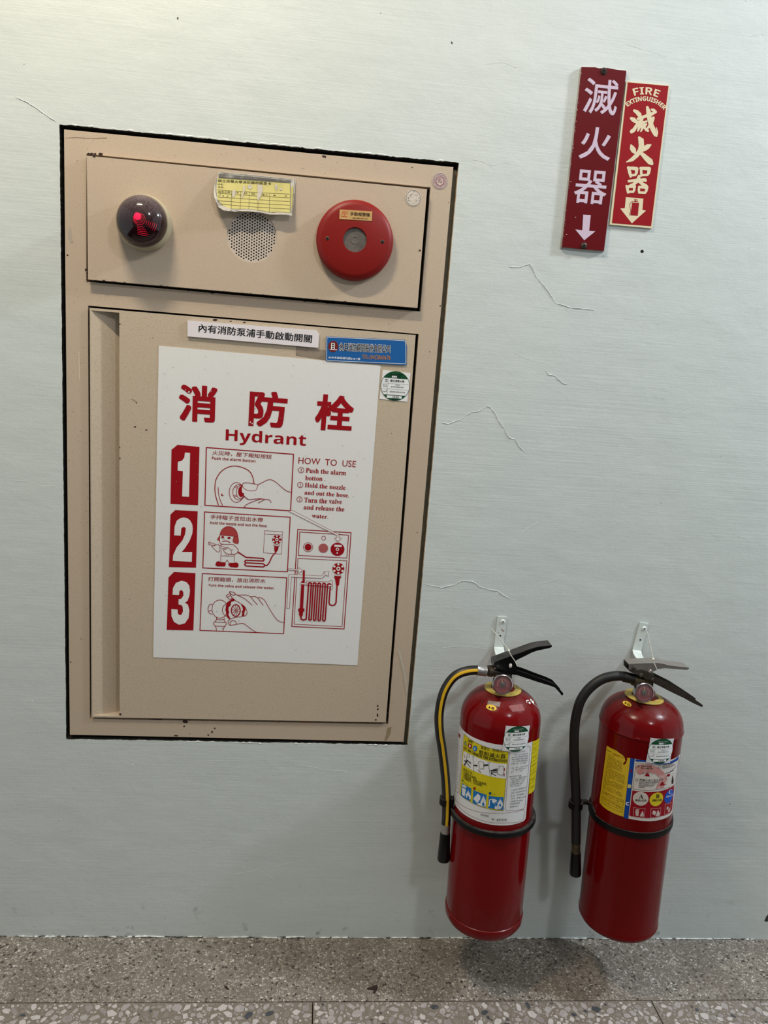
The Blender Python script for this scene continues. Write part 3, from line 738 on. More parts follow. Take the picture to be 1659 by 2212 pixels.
for q in ([(572, 688), (580, 660), (586, 648), (594, 652), (588, 668), (600, 686)], [(600, 650), (632, 654)], [(600, 668), (628, 671)], [(570, 693), (622, 697)], [(600, 650), (603, 686)]): ik.line(q, 3.5, (200, 60, 40))
ik.make('lettering', npl)
# door with its handle recess on the left
HX = [P(226.5 + 31, 672, -0.003), P(259, 1548, -0.003)]       # right edge of the recess
TL, TR, BR, BL = [Vector(q) for q in DRQ]
xr0 = P(257.8, 672, -0.003).x; xr1 = P(258.6, 1552, -0.003).x
bm = bmesh.new()
tz0 = TL.y + (TR.y - TL.y) * (xr0 - TL.x) / (TR.x - TL.x); bz0 = BL.y + (BR.y - BL.y) * (xr1 - BL.x) / (BR.x - BL.x)
prism(bm, [(xr0, tz0), tuple(TR), tuple(BR), (xr1, bz0)], -0.003, 0.012)
es = [e for e in bm.edges if all(abs(v.co.y + .003) < 1e-6 for v in e.verts) and e.calc_face_angle(0) > 0.5 and max(v.co.x for v in e.verts) > xr0 + 0.02]
bmesh.ops.bevel(bm, geom=es, offset=0.0035, segments=3, profile=0.5, affect='EDGES')
door = bmobj('cabinet_door', bm, M_BEIGE2, CAB, smooth=50)
bm = bmesh.new(); E = 0.0025; D = 0.021      # sloping recess: shallow at the left, deep at the right
a = [(TL.x, -0.003), (TL.x + 0.0025, -0.0032), (TL.x + 0.006, -0.001), (xr0 - 0.0005, D)]
rings = []
for z_, dx in ((TL.y - 0.0045, 0.0), (BL.y + 0.004, BL.x - TL.x)):
    rings.append([Vector((x + dx * (1 if k < 3 else 0) + (xr1 - xr0 if k == 3 and dx else 0), y, z_)) for k, (x, y) in enumerate(a)])
grid(bm, rings, closed=False)
for z_, dx, (za, zb) in ((TL.y - 0.0045, 0, (TL.y, tz0)), (BL.y + 0.004, BL.x - TL.x, (BL.y, bz0))):
    # thin lips above and below the recess, level with the door face
    s = 1 if z_ > 1 else -1
    x0, x1 = TL.x + dx, (xr0 if s > 0 else xr1)
    v = [(x0, -0.003, z_), (x1, -0.003, z_ + (zb - za)), (x1, -0.003, zb), (x0, -0.003, za), ]
    v2 = [(x0, 0.0, z_), (x1, D, z_), (x1, D, zb), (x0, 0.0, za)]
    A_ = [bm.verts.new(q) for q in v]; B_ = [bm.verts.new(q) for q in v2]
    bm.faces.new(A_); bm.faces.new((A_[0], A_[1], B_[1], B_[0])); bm.faces.new((A_[3], A_[2], B_[2], B_[3]))
v = [bm.verts.new(q) for q in ((xr0, -0.003, tz0), (xr0, D, tz0), (xr1, D, bz0), (xr1, -0.003, bz0))]; bm.faces.new(v)
bmobj('handle_recess', bm, M_BEIGE2, door, smooth=20, keep=False)
# chips of rust along the edges
ik = Ink(Plane(-0.0115), lift=0.0003)
rr = random.Random(11)
def blob(ik, u, v, r, m=None, e=1.0, l=None):
    n = 9; ph = rr.uniform(0, 6)
    ik.poly([(u + r * e * math.cos(2 * PI * k / n) * rr.uniform(.65, 1.25), v + r * math.sin(2 * PI * k / n) * rr.uniform(.65, 1.25)) for k in range(n)], m or M_RUST, l)
for (u, v, r, e) in ((203.5, 338, 1.6, 2), (907, 541, 2.2, 1)): blob(ik, u, v, r, e=e)
for t in range(26):
    u = rr.uniform(200, 900); v = 604 + (u - 190) * 0.0862; blob(ik, u, v + rr.uniform(-1.2, 0.3), rr.uniform(.4, 1), e=rr.uniform(1, 5))
ik.make('rust_spots', panel)['kind'] = 'stuff'
ik = Ink(Plane(0.001), lift=0.0003)
for (u, v, r, e) in ((191, 332, 2.4, 1.2), (197, 332.5, 2.8, 1.6), (205, 333, 2.6, 1.4), (218, 333.4, 4.2, 1.1), (186, 583, 2.8, 1), (187.5, 590, 1.7, .8), (187.4, 597, 1.8, .7), (188, 603, 2.2, .8), (190, 607, 2.4, 1), (145.5, 551, 2, 1), (699, 337.5, 2.4, 1.6), (703, 339, 2, 1), (811, 357, 1, .6), (890, 361.5, 1, 1.6),
                     (175, 1380, 1.2, .7), (401, 1558, 4, 1.5), (398, 1569, 2.2, .7), (450, 1588, 2, 1), (458, 1581, 2.4, 1), (464, 1573, 1.6, 1), (380, 1589, 1.6, 3), (410, 1585, 1.2, .6), (340, 1553, 1.6, 9), (153, 1430, 1.4, 1), (969, 437, 1, 1), (951, 660.5, 1.6, 1), (928, 760, 1, 1), (901, 1150, 1.3, .6), (838, 1551, 2, .5), (838, 1540, 3, .4), (837, 1525, 2.4, .5)): blob(ik, u, v, r, e=e)
for t in range(46):
    v = rr.uniform(330, 1560); u = rr.uniform(141, 185) + (v - 300) * 0.008; blob(ik, u, v, rr.uniform(.4, .9), mat('speck', (120, 102, 80), rough=.8))
for t in range(28):
    u = rr.uniform(170, 870); v = 275 + (u - 138) * 0.0972 + rr.uniform(9, 48); blob(ik, u, v, rr.uniform(.4, .9), mat('speck', (120, 102, 80)))
for t in range(40):
    u = rr.uniform(330, 900); v = 608.5 + (u - 190) * 0.0872 + rr.uniform(-1, 1.4); blob(ik, u, v, rr.uniform(.4, 1.3), e=rr.uniform(1, 4))
for t in range(30):
    u = rr.uniform(240, 830); v = 1552 + (u - 195) * 0.0155 + rr.uniform(-.5, 1.5); blob(ik, u, v, rr.uniform(.4, 1.1), mat('rust_orange', (128, 78, 50), rough=.9), e=rr.uniform(1, 6))
ik.poly([(837, 1572), (846, 1570), (843, 1585), (836, 1598), (830, 1601), (834, 1588)], mat('grease', (150, 130, 100), rough=.5))
ik.poly([(147, 500), (152, 490), (155, 512), (158, 522), (153, 525), (148, 514)], mat('scuff_grey', (170, 160, 145), rough=.7))
ik.line([(170.5, 760), (171.5, 818)], 1.6, (220, 205, 180))
ik.line([(141, 298), (165, 297), (200, 299), (230, 298)], [0.6, 1, 0.8, 1.6], (140, 124, 100))
ik.make('rust_spots', CAB)['kind'] = 'stuff'
ik = Ink(Plane(-0.003), lift=0.0003)
for (u, v, r, e) in ((258.5, 966, 1.8, .8), (259, 990, 2, .6), (258.6, 700, 1.2, 3), (292, 922, 2, 1), (316, 928.7, 1.2, 2.5), (295, 870, 1.5, 1), (260, 1543, 2.2, 1.5), (464, 691, 2, 3), (499, 694, 1, 3), (528, 696.5, 1.6, 2), (330, 730, .9, 1),
                     (816, 1525, 2.6, .8), (816, 1532, 2, 1), (815.5, 1545, 3.4, .6), (812, 1555, 2, 1), (840, 700, .8, 1), (846, 936, 1, .8)): blob(ik, u, v, r, e=e)
for t in range(90):
    u, v = rr.uniform(262, 890), rr.uniform(690, 1545)
    if u > 895 - (v - 720) * 0.077 - 6: continue
    if 330 < u < 822 and 745 < v < 1440: continue
    blob(ik, u, v, rr.uniform(.4, .9), mat('speck', (120, 102, 80)))
ik.line([(285, 862), (291, 865), (294, 869)], 0.8, (110, 90, 66))
ik.make('rust_spots', door)['kind'] = 'stuff'

# ================================================================== STICKERS AND PAPERS ON THE CABINET
def sheet(name, pts, y, th, m, label, cat, group=None, z=None):
    z = z or (lambda a, b: (a, b)); pl = Plane(y)
    Q = [pl.st(*z(*p)) for p in pts]
    bm = bmesh.new(); prism(bm, Q, y, y + th)
    o = bmobj(name, bm, m); tag(o, label, cat, group); return o
DY = -0.003
RD = (152, 14, 26); PAPER = (226, 226, 224)
M_PAPER = mat('poster_paper', PAPER, rough=0.42, var=0.25, vscale=500, c2=(196, 194, 190), bump=0.00006, bscale=500)
poster = sheet('hydrant_poster', [(343, 747), (822, 790), (772, 1437), (331, 1420)], DY - 0.0008, 0.0008, M_PAPER, 'large white paper poster with red hydrant instructions stuck on the cabinet door', 'poster')
PP = Plane(DY - 0.0008)
Z6 = zm(340, 800, 3.6065)
ik = Ink(PP, Z6, RD)
ik.text('消', (165, 391), (459, 412), (171, 105), off=0.027); ik.text('防', (708, 431), (1002, 452), (722, 152), off=0.027); ik.text('栓', (1222, 462), (1514, 482), (1243, 182), off=0.027)
ik.text(sansb('Hydrant'), (530, 573), (1155, 616), (534, 453))
ik.make('title_lettering', poster)
def cjk_row(ik, s, bl, br, tl, m=None, off=0.0): ik.text(s, bl, br, tl, m, off)
Z7 = zm(340, 1080, 3.6065)
for zz, bx, dg in ((Z6, [(157, 580), (328, 596), (317, 1050), (102, 1040), (110, 618)], [(215, 640), (255, 643), (247, 985), (193, 982), (199, 785), (158, 780), (160, 712), (190, 705), (210, 680)]),
                   (Z7, [(140, 78), (314, 88), (301, 527), (90, 522), (102, 113)], [(131, 275), (135, 205), (152, 160), (180, 141), (205, 136), (232, 141), (255, 158), (272, 190), (276, 225), (272, 262), (250, 320), (215, 375), (190, 405), (271, 405), (268, 482), (120, 473), (123, 430), (150, 370), (195, 315), (215, 270), (222, 225), (215, 212), (200, 210), (187, 220), (181, 278)]),
                   (Z7, [(130, 560), (297, 570), (280, 1016), (73, 1012), (87, 603)], [(118, 737), (122, 685), (145, 645), (190, 628), (228, 640), (249, 668), (254, 705), (250, 745), (235, 785), (215, 800), (238, 815), (250, 860), (243, 920), (215, 960), (170, 972), (130, 950), (110, 905), (109, 850), (158, 853), (160, 885), (175, 898), (190, 890), (200, 865), (197, 830), (183, 816), (165, 814), (166, 772), (185, 770), (203, 745), (202, 715), (187, 700), (172, 708), (168, 740)])):
    ik = Ink(PP, zz, RD); ik.poly(bx); ik.poly(dg, PAPER, l=0.0005); ik.make('number_block', poster)
# step 1
ik = Ink(PP, zm(430, 960, 7.9), RD); ik.line([(125, 52), (1612, 168), (1562, 1132), (100, 1038)], 17, closed=True)
ik.text('火災時，壓下報知按鈕', (225, 178), (1235, 252), (235, 100), off=0.004); ik.text(sansb('Push the alarm botton.'), (218, 255), (975, 308), (222, 205))
C_ = lambda p, w=9, **k: ik.line(p, w, curve=True, **k)
C_([(330, 1028), (290, 900), (270, 760), (290, 600), (370, 470), (480, 395), (600, 368), (730, 390), (850, 450), (910, 540), (940, 665)], 14); C_([(325, 735), (335, 850), (365, 960), (400, 1038)], 11)
ik.disc((400, 858), 23); ik.disc((412, 850), 16, m=PAPER, l=.0005)
ik.disc((640, 818), 125, 170, w=9); ik.disc((683, 815), 107, 132, w=9); ik.disc((706, 812), 68, 112, w=9); ik.disc((718, 806), 50, 92); ik.disc((752, 770), 22, 60, m=PAPER, l=.0004)
for q in ([(600, 725), (655, 745)], [(615, 705), (665, 722)], [(590, 870), (640, 865)], [(600, 893), (650, 885)]): ik.line(q, 7)
nail = [(735, 690), (770, 655), (860, 658), (995, 688), (990, 740), (960, 785), (880, 792), (800, 770), (750, 730)]
hand = [(760, 740), (770, 800), (768, 880), (810, 920), (850, 938), (950, 930), (1115, 935), (1000, 980), (1180, 938), (1400, 900), (1575, 818), (1400, 720), (1300, 635), (1220, 600), (1150, 612), (1000, 688)]
ik.poly([(757, 740), (768, 870), (850, 935), (1000, 930), (1100, 930), (1100, 800), (1000, 690), (800, 690)], PAPER, l=.0004)
ik.line(nail, 9, closed=True, curve=True, l=.0005)
for q in ([(1000, 688), (1090, 645), (1150, 612), (1220, 600), (1300, 635), (1400, 720), (1490, 790), (1575, 818)], [(765, 880), (810, 920), (850, 938), (950, 930), (1060, 925), (1115, 935), (1180, 938), (1215, 960), (1228, 992)], [(1115, 940), (1010, 998)], [(1060, 930), (930, 970), (820, 1020), (785, 1050), (768, 1080)]): C_(q, 10, l=.0005)
ik.make('instruction_picture', poster)
def wheel(ik, c, r, ry=None, l=.0003):
    ry = ry or r; ik.disc(c, r, ry, l=l)
    for k in range(6):
        a = PI / 6 + k * PI / 3; ik.disc((c[0] + 0.78 * r * math.cos(a), c[1] + 0.78 * ry * math.sin(a)), r * 0.2, ry * 0.2, PAPER, l=l + .0002, n=10)
    ik.disc(c, r * .36, ry * .36, PAPER, l=l + .0002); ik.disc(c, r * .16, ry * .16, l=l + .0003)
# step 2
ik = Ink(PP, zm(430, 1100, 7.9), RD); ik.line([(95, 45), (1555, 135), (1508, 1065), (65, 1000)], 15, closed=True)
ik.text('手持瞄子並拉出水帶', (192, 165), (1085, 220), (200, 88), off=0.004); ik.text(sansb('Hold the nozzle and out the hose.'), (188, 252), (1165, 308), (192, 203))
HL = (172, 66, 66)
ik.poly([(358, 440), (365, 400), (400, 340), (460, 300), (520, 295), (590, 320), (635, 370), (658, 430), (662, 462)], HL); ik.poly([(358, 440), (330, 475), (303, 520), (350, 540), (355, 500)], HL); ik.poly([(592, 460), (662, 462), (672, 520), (672, 570), (650, 592), (600, 580), (572, 550), (580, 500)], HL)
for q, w_ in (([(358, 440), (365, 400), (400, 340), (460, 300), (520, 295), (590, 320), (635, 370), (658, 430), (672, 520), (672, 570), (650, 592)], 8), ([(355, 445), (352, 550), (380, 590), (480, 600), (570, 598)], 9), ([(430, 490), (420, 515), (435, 520)], 5), ([(400, 550), (440, 540), (490, 545), (527, 570)], 13),
              ([(410, 590), (355, 620)], 8), ([(580, 600), (640, 650), (670, 700), (660, 740), (610, 765), (545, 765)], 9), ([(540, 695), (580, 690)], 6)): ik.line(q, w_, curve=True)
for q in ([(358, 440), (592, 460), (662, 462)], [(165, 560), (290, 600)], [(165, 600), (270, 625)], [(360, 620), (475, 660)], [(360, 655), (465, 682)], [(380, 690), (372, 790), (370, 905)], [(605, 765), (600, 910)], [(378, 795), (605, 800)], [(460, 765), (460, 795)], [(500, 770), (500, 800)], [(505, 768), (605, 772)], [(370, 905), (450, 910), (480, 862), (510, 915), (600, 918)]): ik.line(q, 7)
ik.disc((175, 580), 13, 22, w=7); ik.disc((403, 475), 24, 19); ik.disc((512, 488), 28, 19)
ik.line([(215, 625), (285, 612), (330, 598), (352, 640), (355, 700), (325, 730), (270, 690)], 7, closed=True, curve=True); ik.line([(415, 685), (470, 670), (490, 650), (545, 700), (545, 765), (480, 755), (430, 720)], 7, closed=True, curve=True)
ik.poly([(280, 935), (300, 895), (335, 883), (370, 905), (450, 912), (457, 940), (440, 975), (320, 975), (285, 960)]); ik.poly([(500, 925), (600, 915), (640, 905), (672, 930), (675, 970), (650, 995), (540, 985), (505, 960)])
ik.line([(662, 728), (800, 818), (1095, 838), (1112, 860), (1095, 882), (800, 868), (778, 890), (800, 912), (1095, 928), (1130, 958)], 20); ik.line([(800, 912), (778, 940), (800, 966), (1095, 984), (1125, 960), (1160, 955)], 20); ik.line([(1120, 960), (1165, 950), (1205, 895), (1250, 800), (1310, 735)], 18, curve=True)
ik.line([(1118, 365), (1425, 382), (1405, 765), (1100, 742)], 6, closed=True); ik.line([(1115, 422), (1415, 438)], 6)
wheel(ik, (1328, 517), 79); ik.line([(1280, 612), (1372, 616)], 26, RD); ik.line([(1282, 612), (1370, 616)], 14, PAPER, l=.0005); ik.poly([(1282, 630), (1360, 635), (1350, 690), (1310, 745), (1285, 710)])
ik.make('instruction_picture', poster)
# step 3
ik = Ink(PP, zm(425, 1235, 7.9), RD); ik.line([(95, 30), (1535, 102), (1483, 1055), (55, 1000)], 14, closed=True)
ik.text('打開龍頭，放出消防水', (192, 160), (1170, 195), (200, 85), off=0.004); ik.text(sansb('Turn the valve and release the water.'), (197, 248), (1325, 300), (200, 203))
ik.disc((395, 635), 135, 155, w=9)
ik.poly([(520, 520), (620, 450), (650, 470), (640, 500), (590, 510), (575, 580), (545, 605), (540, 650), (555, 685), (540, 730), (575, 800), (550, 810), (510, 760), (490, 650), (500, 570)]); ik.poly([(760, 545), (820, 600), (835, 640), (815, 690), (810, 755), (765, 755), (780, 700), (765, 685), (790, 650), (780, 600), (758, 570)])
ik.disc((667, 660), 76, 100, w=17)
for k in range(10): a = k * PI / 5 + .2; ik.line([(675 + 14 * math.cos(a), 665 + 14 * math.sin(a)), (667 + 72 * math.cos(a), 660 + 95 * math.sin(a))], 8, cap=False)
ik.disc((675, 665), 14, w=6)
for q in ([(265, 552), (220, 560), (193, 640), (220, 710), (265, 722)], [(200, 670), (235, 660), (262, 668)], [(335, 780), (335, 820), (290, 870), (295, 900), (330, 950), (335, 1010)], [(470, 785), (470, 830), (505, 880), (500, 900), (460, 960), (450, 1010)], [(335, 805), (400, 818), (470, 812)], [(310, 855), (490, 862)], [(320, 925), (485, 932)],
          [(510, 540), (455, 590), (438, 660), (460, 720), (500, 762)], [(640, 355), (690, 395), (840, 395), (920, 430), (970, 490), (1035, 562)], [(700, 400), (820, 460), (880, 510), (945, 570)], [(920, 425), (990, 420), (1045, 450), (1090, 510), (1135, 570)], [(1035, 440), (1100, 445), (1160, 490), (1230, 610), (1330, 770), (1400, 840), (1485, 865)],
          [(555, 345), (590, 420), (640, 475), (760, 548), (830, 610), (858, 690), (840, 740), (790, 760), (640, 780), (560, 815), (535, 850), (550, 900), (590, 910), (680, 895), (780, 878), (840, 910), (940, 985), (1015, 1030)], [(550, 380), (505, 405), (520, 430), (570, 470), (605, 440)], [(530, 425), (575, 410)], [(575, 905), (572, 860), (620, 828), (668, 855), (678, 890)], [(555, 345), (575, 335), (640, 355), (655, 375), (640, 400), (590, 385), (560, 350)]): ik.line(q, 9, curve=True, l=.0004)
ik.make('instruction_picture', poster)
# diagram of the cabinet
ik = Ink(PP, zm(620, 1130, 9.213), RD)
for q, w_ in (([(215, 125), (1275, 190), (1135, 2105), (95, 2055)], 16), ([(255, 175), (1225, 238), (1190, 695), (228, 640)], 13), ([(218, 700), (1190, 748), (1095, 2058), (140, 2010)], 10)): ik.line(q, w_, closed=True)
ik.disc((730, 297), 40, w=9); ik.disc((420, 478), 92, w=9); ik.disc((420, 478), 68); ik.disc((722, 498), 95, 92, HL); ik.disc((1005, 520), 138, 133)
for k in range(-6, 7):
    h_ = math.sqrt(max(0, 90 ** 2 - (k * 14) ** 2)); ik.line([(722 + k * 14, 498 - h_), (722 + k * 14, 498 + h_)], 3, (200, 130, 130), l=.0004, cap=False); ik.line([(722 - h_, 498 + k * 14), (722 + h_, 498 + k * 14)], 3, (200, 130, 130), l=.0004, cap=False)
ik.poly([(942, 428), (1088, 434), (1086, 476), (940, 470)], PAPER, l=.0005); ik.marks((950, 466), (1080, 470), 24, RD)
ik.disc((1003, 520), 33, m=PAPER, l=.0005); ik.disc((1003, 520), 16, l=.0006); ik.disc((998, 592), 15, m=PAPER, l=.0005)
for q in ([(30, -240), (995, 245), (995, 295), (945, 290), (1012, 370), (1083, 295), (1035, 295), (1030, 225), (110, -255)], [(18, 905), (235, 915), (240, 880), (305, 942), (225, 1000), (228, 945), (18, 932)], [(0, 1690), (48, 1690), (85, 1068), (690, 1098), (775, 1025), (822, 1058), (835, 962), (735, 962), (760, 990), (685, 1050), (40, 1018), (0, 1640)]):
    ik.poly(q, PAPER, l=.0005); ik.line(q, 6, closed=True, l=.0006)
ik.poly([(318, 935), (355, 935), (352, 1150), (355, 1170), (345, 1190), (320, 1690), (345, 1700), (345, 1750), (320, 1765), (315, 1820), (300, 1862), (260, 1862), (240, 1820), (240, 1760), (222, 1745), (225, 1700), (255, 1690), (285, 1190), (285, 1160), (310, 1150)], l=.0007)
ik.line([(390, 1150), (820, 1170), (880, 1130), (910, 1140), (900, 1320), (880, 1325), (820, 1280), (390, 1240)], 6, closed=True)
ik.line([(285, 1203), (875, 1238)], 34, l=.00075); ik.line([(285, 1203), (875, 1238)], 20, PAPER, l=.0008)
ik.line([(275, 1860), (280, 1905), (330, 1925), (380, 1905), (430, 1195), (455, 1178), (485, 1195), (435, 1915), (457, 1930), (480, 1915), (525, 1197), (547, 1182), (575, 1200), (525, 1915), (547, 1935), (570, 1915), (617, 1202), (638, 1187), (665, 1205), (615, 1925), (638, 1940), (662, 1925), (712, 1207), (735, 1192), (762, 1210), (708, 1925), (735, 1945), (758, 1925), (808, 1217), (840, 1202), (870, 1215)], 26, l=.0009)
ik.line([(860, 1270), (835, 1580), (850, 1620), (900, 1640), (950, 1625), (975, 1580), (995, 1250)], 26)
wheel(ik, (1022, 905), 118, 114); ik.poly([(945, 1025), (1078, 1030), (1075, 1090), (1050, 1110), (1035, 1230), (1010, 1255), (975, 1240), (955, 1110), (940, 1090)]); ik.line([(955, 1040), (1068, 1046)], 16, PAPER, l=.0005)
ik.make('cabinet_diagram', poster)
ik = Ink(PP, Z6, RD)
ik.text('HOW  TO  USE', (1098, 726), (1545, 755), (1101, 676), off=0.0)
for s, a, b, c in (('Push the alarm', (1155, 796), (1468, 818), (1158, 760)), ('botton .', (1152, 855), (1308, 863), (1154, 820)), ('Hold the nozzle', (1148, 910), (1465, 932), (1150, 875)), ('and out the hose.', (1145, 967), (1492, 990), (1148, 935)), ('Turn the valve', (1143, 1028), (1437, 1043), (1146, 990)), ('and release the', (1138, 1083), (1455, 1100), (1142, 1047)), ('water.', (1203, 1147), (1330, 1157), (1205, 1118))): ik.text(serif(s), a, b, c, off=0.006)
for s, c in (('1', (1120, 777)), ('2', (1113, 892)), ('3', (1108, 1005))):
    ik.disc(c, 21, w=4); ik.text(s, (c[0] - (2 if s == '1' else 5), c[1] + 11), (c[0] + (3 if s == '1' else 6), c[1] + 12), (c[0] - (1 if s == '1' else 4), c[1] - 12), l=.0005)
ik.make('instruction_text', poster)
ik = Ink(PP, lift=.0004)
for t in range(140):
    u, v = rr.uniform(345, 800), rr.uniform(765, 1420)
    if u > 815 - (v - 790) * .077: continue
    blob(ik, u, v, rr.uniform(.35, .9), mat('poster_speck', (130, 126, 120), rough=.8), e=rr.uniform(.7, 1.6), l=.001)
for (u, v, r) in ((408, 847, 2.2), (401, 842, 1.2), (456, 845, 1.2), (541, 912, 2), (545, 915, 1.6)): blob(ik, u, v, r, flat((200, 190, 188)), l=.0006)
ik.make('dirt_specks', poster)['kind'] = 'stuff'

ZB_ = zm(380, 680, 3.072)
strip = sheet('pump_switch_sign', [(77, 37), (932, 102), (951, 127), (945, 219), (77, 143)], DY - 0.004, 0.003, mat('white_strip', (226, 220, 224), rough=.45), 'narrow white strip sign with a row of black characters above the poster', 'sign', z=ZB_)
ik = Ink(Plane(DY - .004), ZB_, (22, 22, 26)); ik.text('內有消防泵浦手動啟動開關', (150, 114), (901, 187), (153, 60), off=.014); ik.make('lettering', strip)
o = sheet('tape_residue', [(798, 208), (1003, 236), (996, 300), (797, 268)], DY - .0005, .0005, mat('tape_grey', (146, 132, 116), rough=.5, var=.7, vscale=90), 'grey torn tape remnant between the white strip sign and blue sticker', 'tape', z=ZB_)
ZN = zm(680, 720, 7.541)
blue = sheet('company_sticker', [(196, 52), (1470, 108), (1482, 140), (1498, 205), (1492, 505), (1480, 521), (190, 449), (178, 440), (184, 66)], DY - .0022, .0012, mat('sticker_blue', (22, 92, 160), rough=.35), 'blue rectangular sticker with white outlined lettering at the top right of the door', 'sticker', z=ZN)
ik = Ink(Plane(DY - .0022), ZN, (230, 234, 238))
ik.line([(210, 62), (1450, 120), (1478, 140), (1482, 480), (1465, 497), (210, 443), (193, 428), (198, 78)], 7, closed=True)
ik.make('border', blue)
ik = Ink(Plane(DY - .0022), ZN, (235, 238, 240)); ik.disc((300, 215), 83, 92, (112, 40, 34)); ik.line([(247, 262), (360, 270)], 9, l=.0005)
ik.poly([(268, 155), (325, 160), (322, 262), (266, 258)], l=.0005)
for k in range(3): ik.poly([(283, 168 + k * 33), (310, 170 + k * 33), (309, 190 + k * 33), (282, 188 + k * 33)], (60, 20, 18), l=.0007)
ik.make('round_emblem', blue); 
ik = Ink(Plane(DY - .0022), ZN, (240, 242, 244)); ik.text('余且消防顧問股份有限公司', (394, 289), (1232, 326), (396, 146), off=.05); ik.text('余且消防顧問股份有限公司', (400, 285), (1226, 320), (402, 152), (14, 16, 24), off=.008, l=.0006)
ik.text('台中市南區國光路218-1號', (222, 412), (738, 437), (225, 374), off=.01); ik.text('TEL:(04)2860678', (765, 437), (1230, 455), (767, 345), (176, 120, 60), off=.012)
ik.make('lettering', blue)
# round seals
sl = Plane(-.0111)
def seal(name, c, r, y, m, label, draw):
    bm = bmesh.new(); p = P(*c, y); lathe(bm, [(r, 0), (r, .0005)], 36, axis(Vector((p.x, y + .0005, p.z)), (0, -1, 0)))
    o = bmobj(name, bm, m); tag(o, label, 'sticker', 'worn round stickers at the panel corner'); ik = Ink(Plane(y), None, lift=.0002); draw(ik); ik.make('faded_print', o)
def d1(ik):
    for k in range(14):
        a = k * 2 * PI / 14
        blob(ik, 893 + 12 * math.cos(a) * rr.uniform(.5, 1.1), 427.6 + 13 * math.sin(a) * rr.uniform(.5, 1.1), rr.uniform(.7, 1.8), flat((150, 142, 132)))
    ik.disc((893, 427.6), 15.3, 16.8, (120, 112, 102), w=.9)
seal('round_seal', (893.0, 427.6), .0152, -.0115, mat('seal_white', (206, 196, 184), rough=.5, var=.8, vscale=220, c2=(150, 142, 132)), 'worn blank white round sticker inside the panel corner, right of the red alarm', d1)
def d2(ik):
    ik.disc((950.6, 391), 15.2, 16.6, (128, 104, 116), w=1); ik.disc((950.6, 391.5), 8.6, 9.4, (142, 84, 104), w=1.6)
    for k in range(26):
        a = k * 2 * PI / 26; ik.line([(950.6 + 10.6 * math.cos(a), 391 + 11.6 * math.sin(a)), (950.6 + 13 * math.cos(a + .08), 391 + 14.2 * math.sin(a + .08))], 1.2, (140, 110, 124))
    for k in range(10): ik.line([(950.6 + rr.uniform(-5, 5), 391 + rr.uniform(-6, 6)), (950.6 + rr.uniform(-5, 5), 391 + rr.uniform(-6, 6))], .9, (140, 96, 112))
seal('round_seal', (950.6, 391.0), .0150, .0004, mat('seal_pink', (200, 182, 172), rough=.5, var=.6, vscale=220, c2=(170, 150, 150)), 'faded pink and purple printed round seal on the top right frame corner', d2)

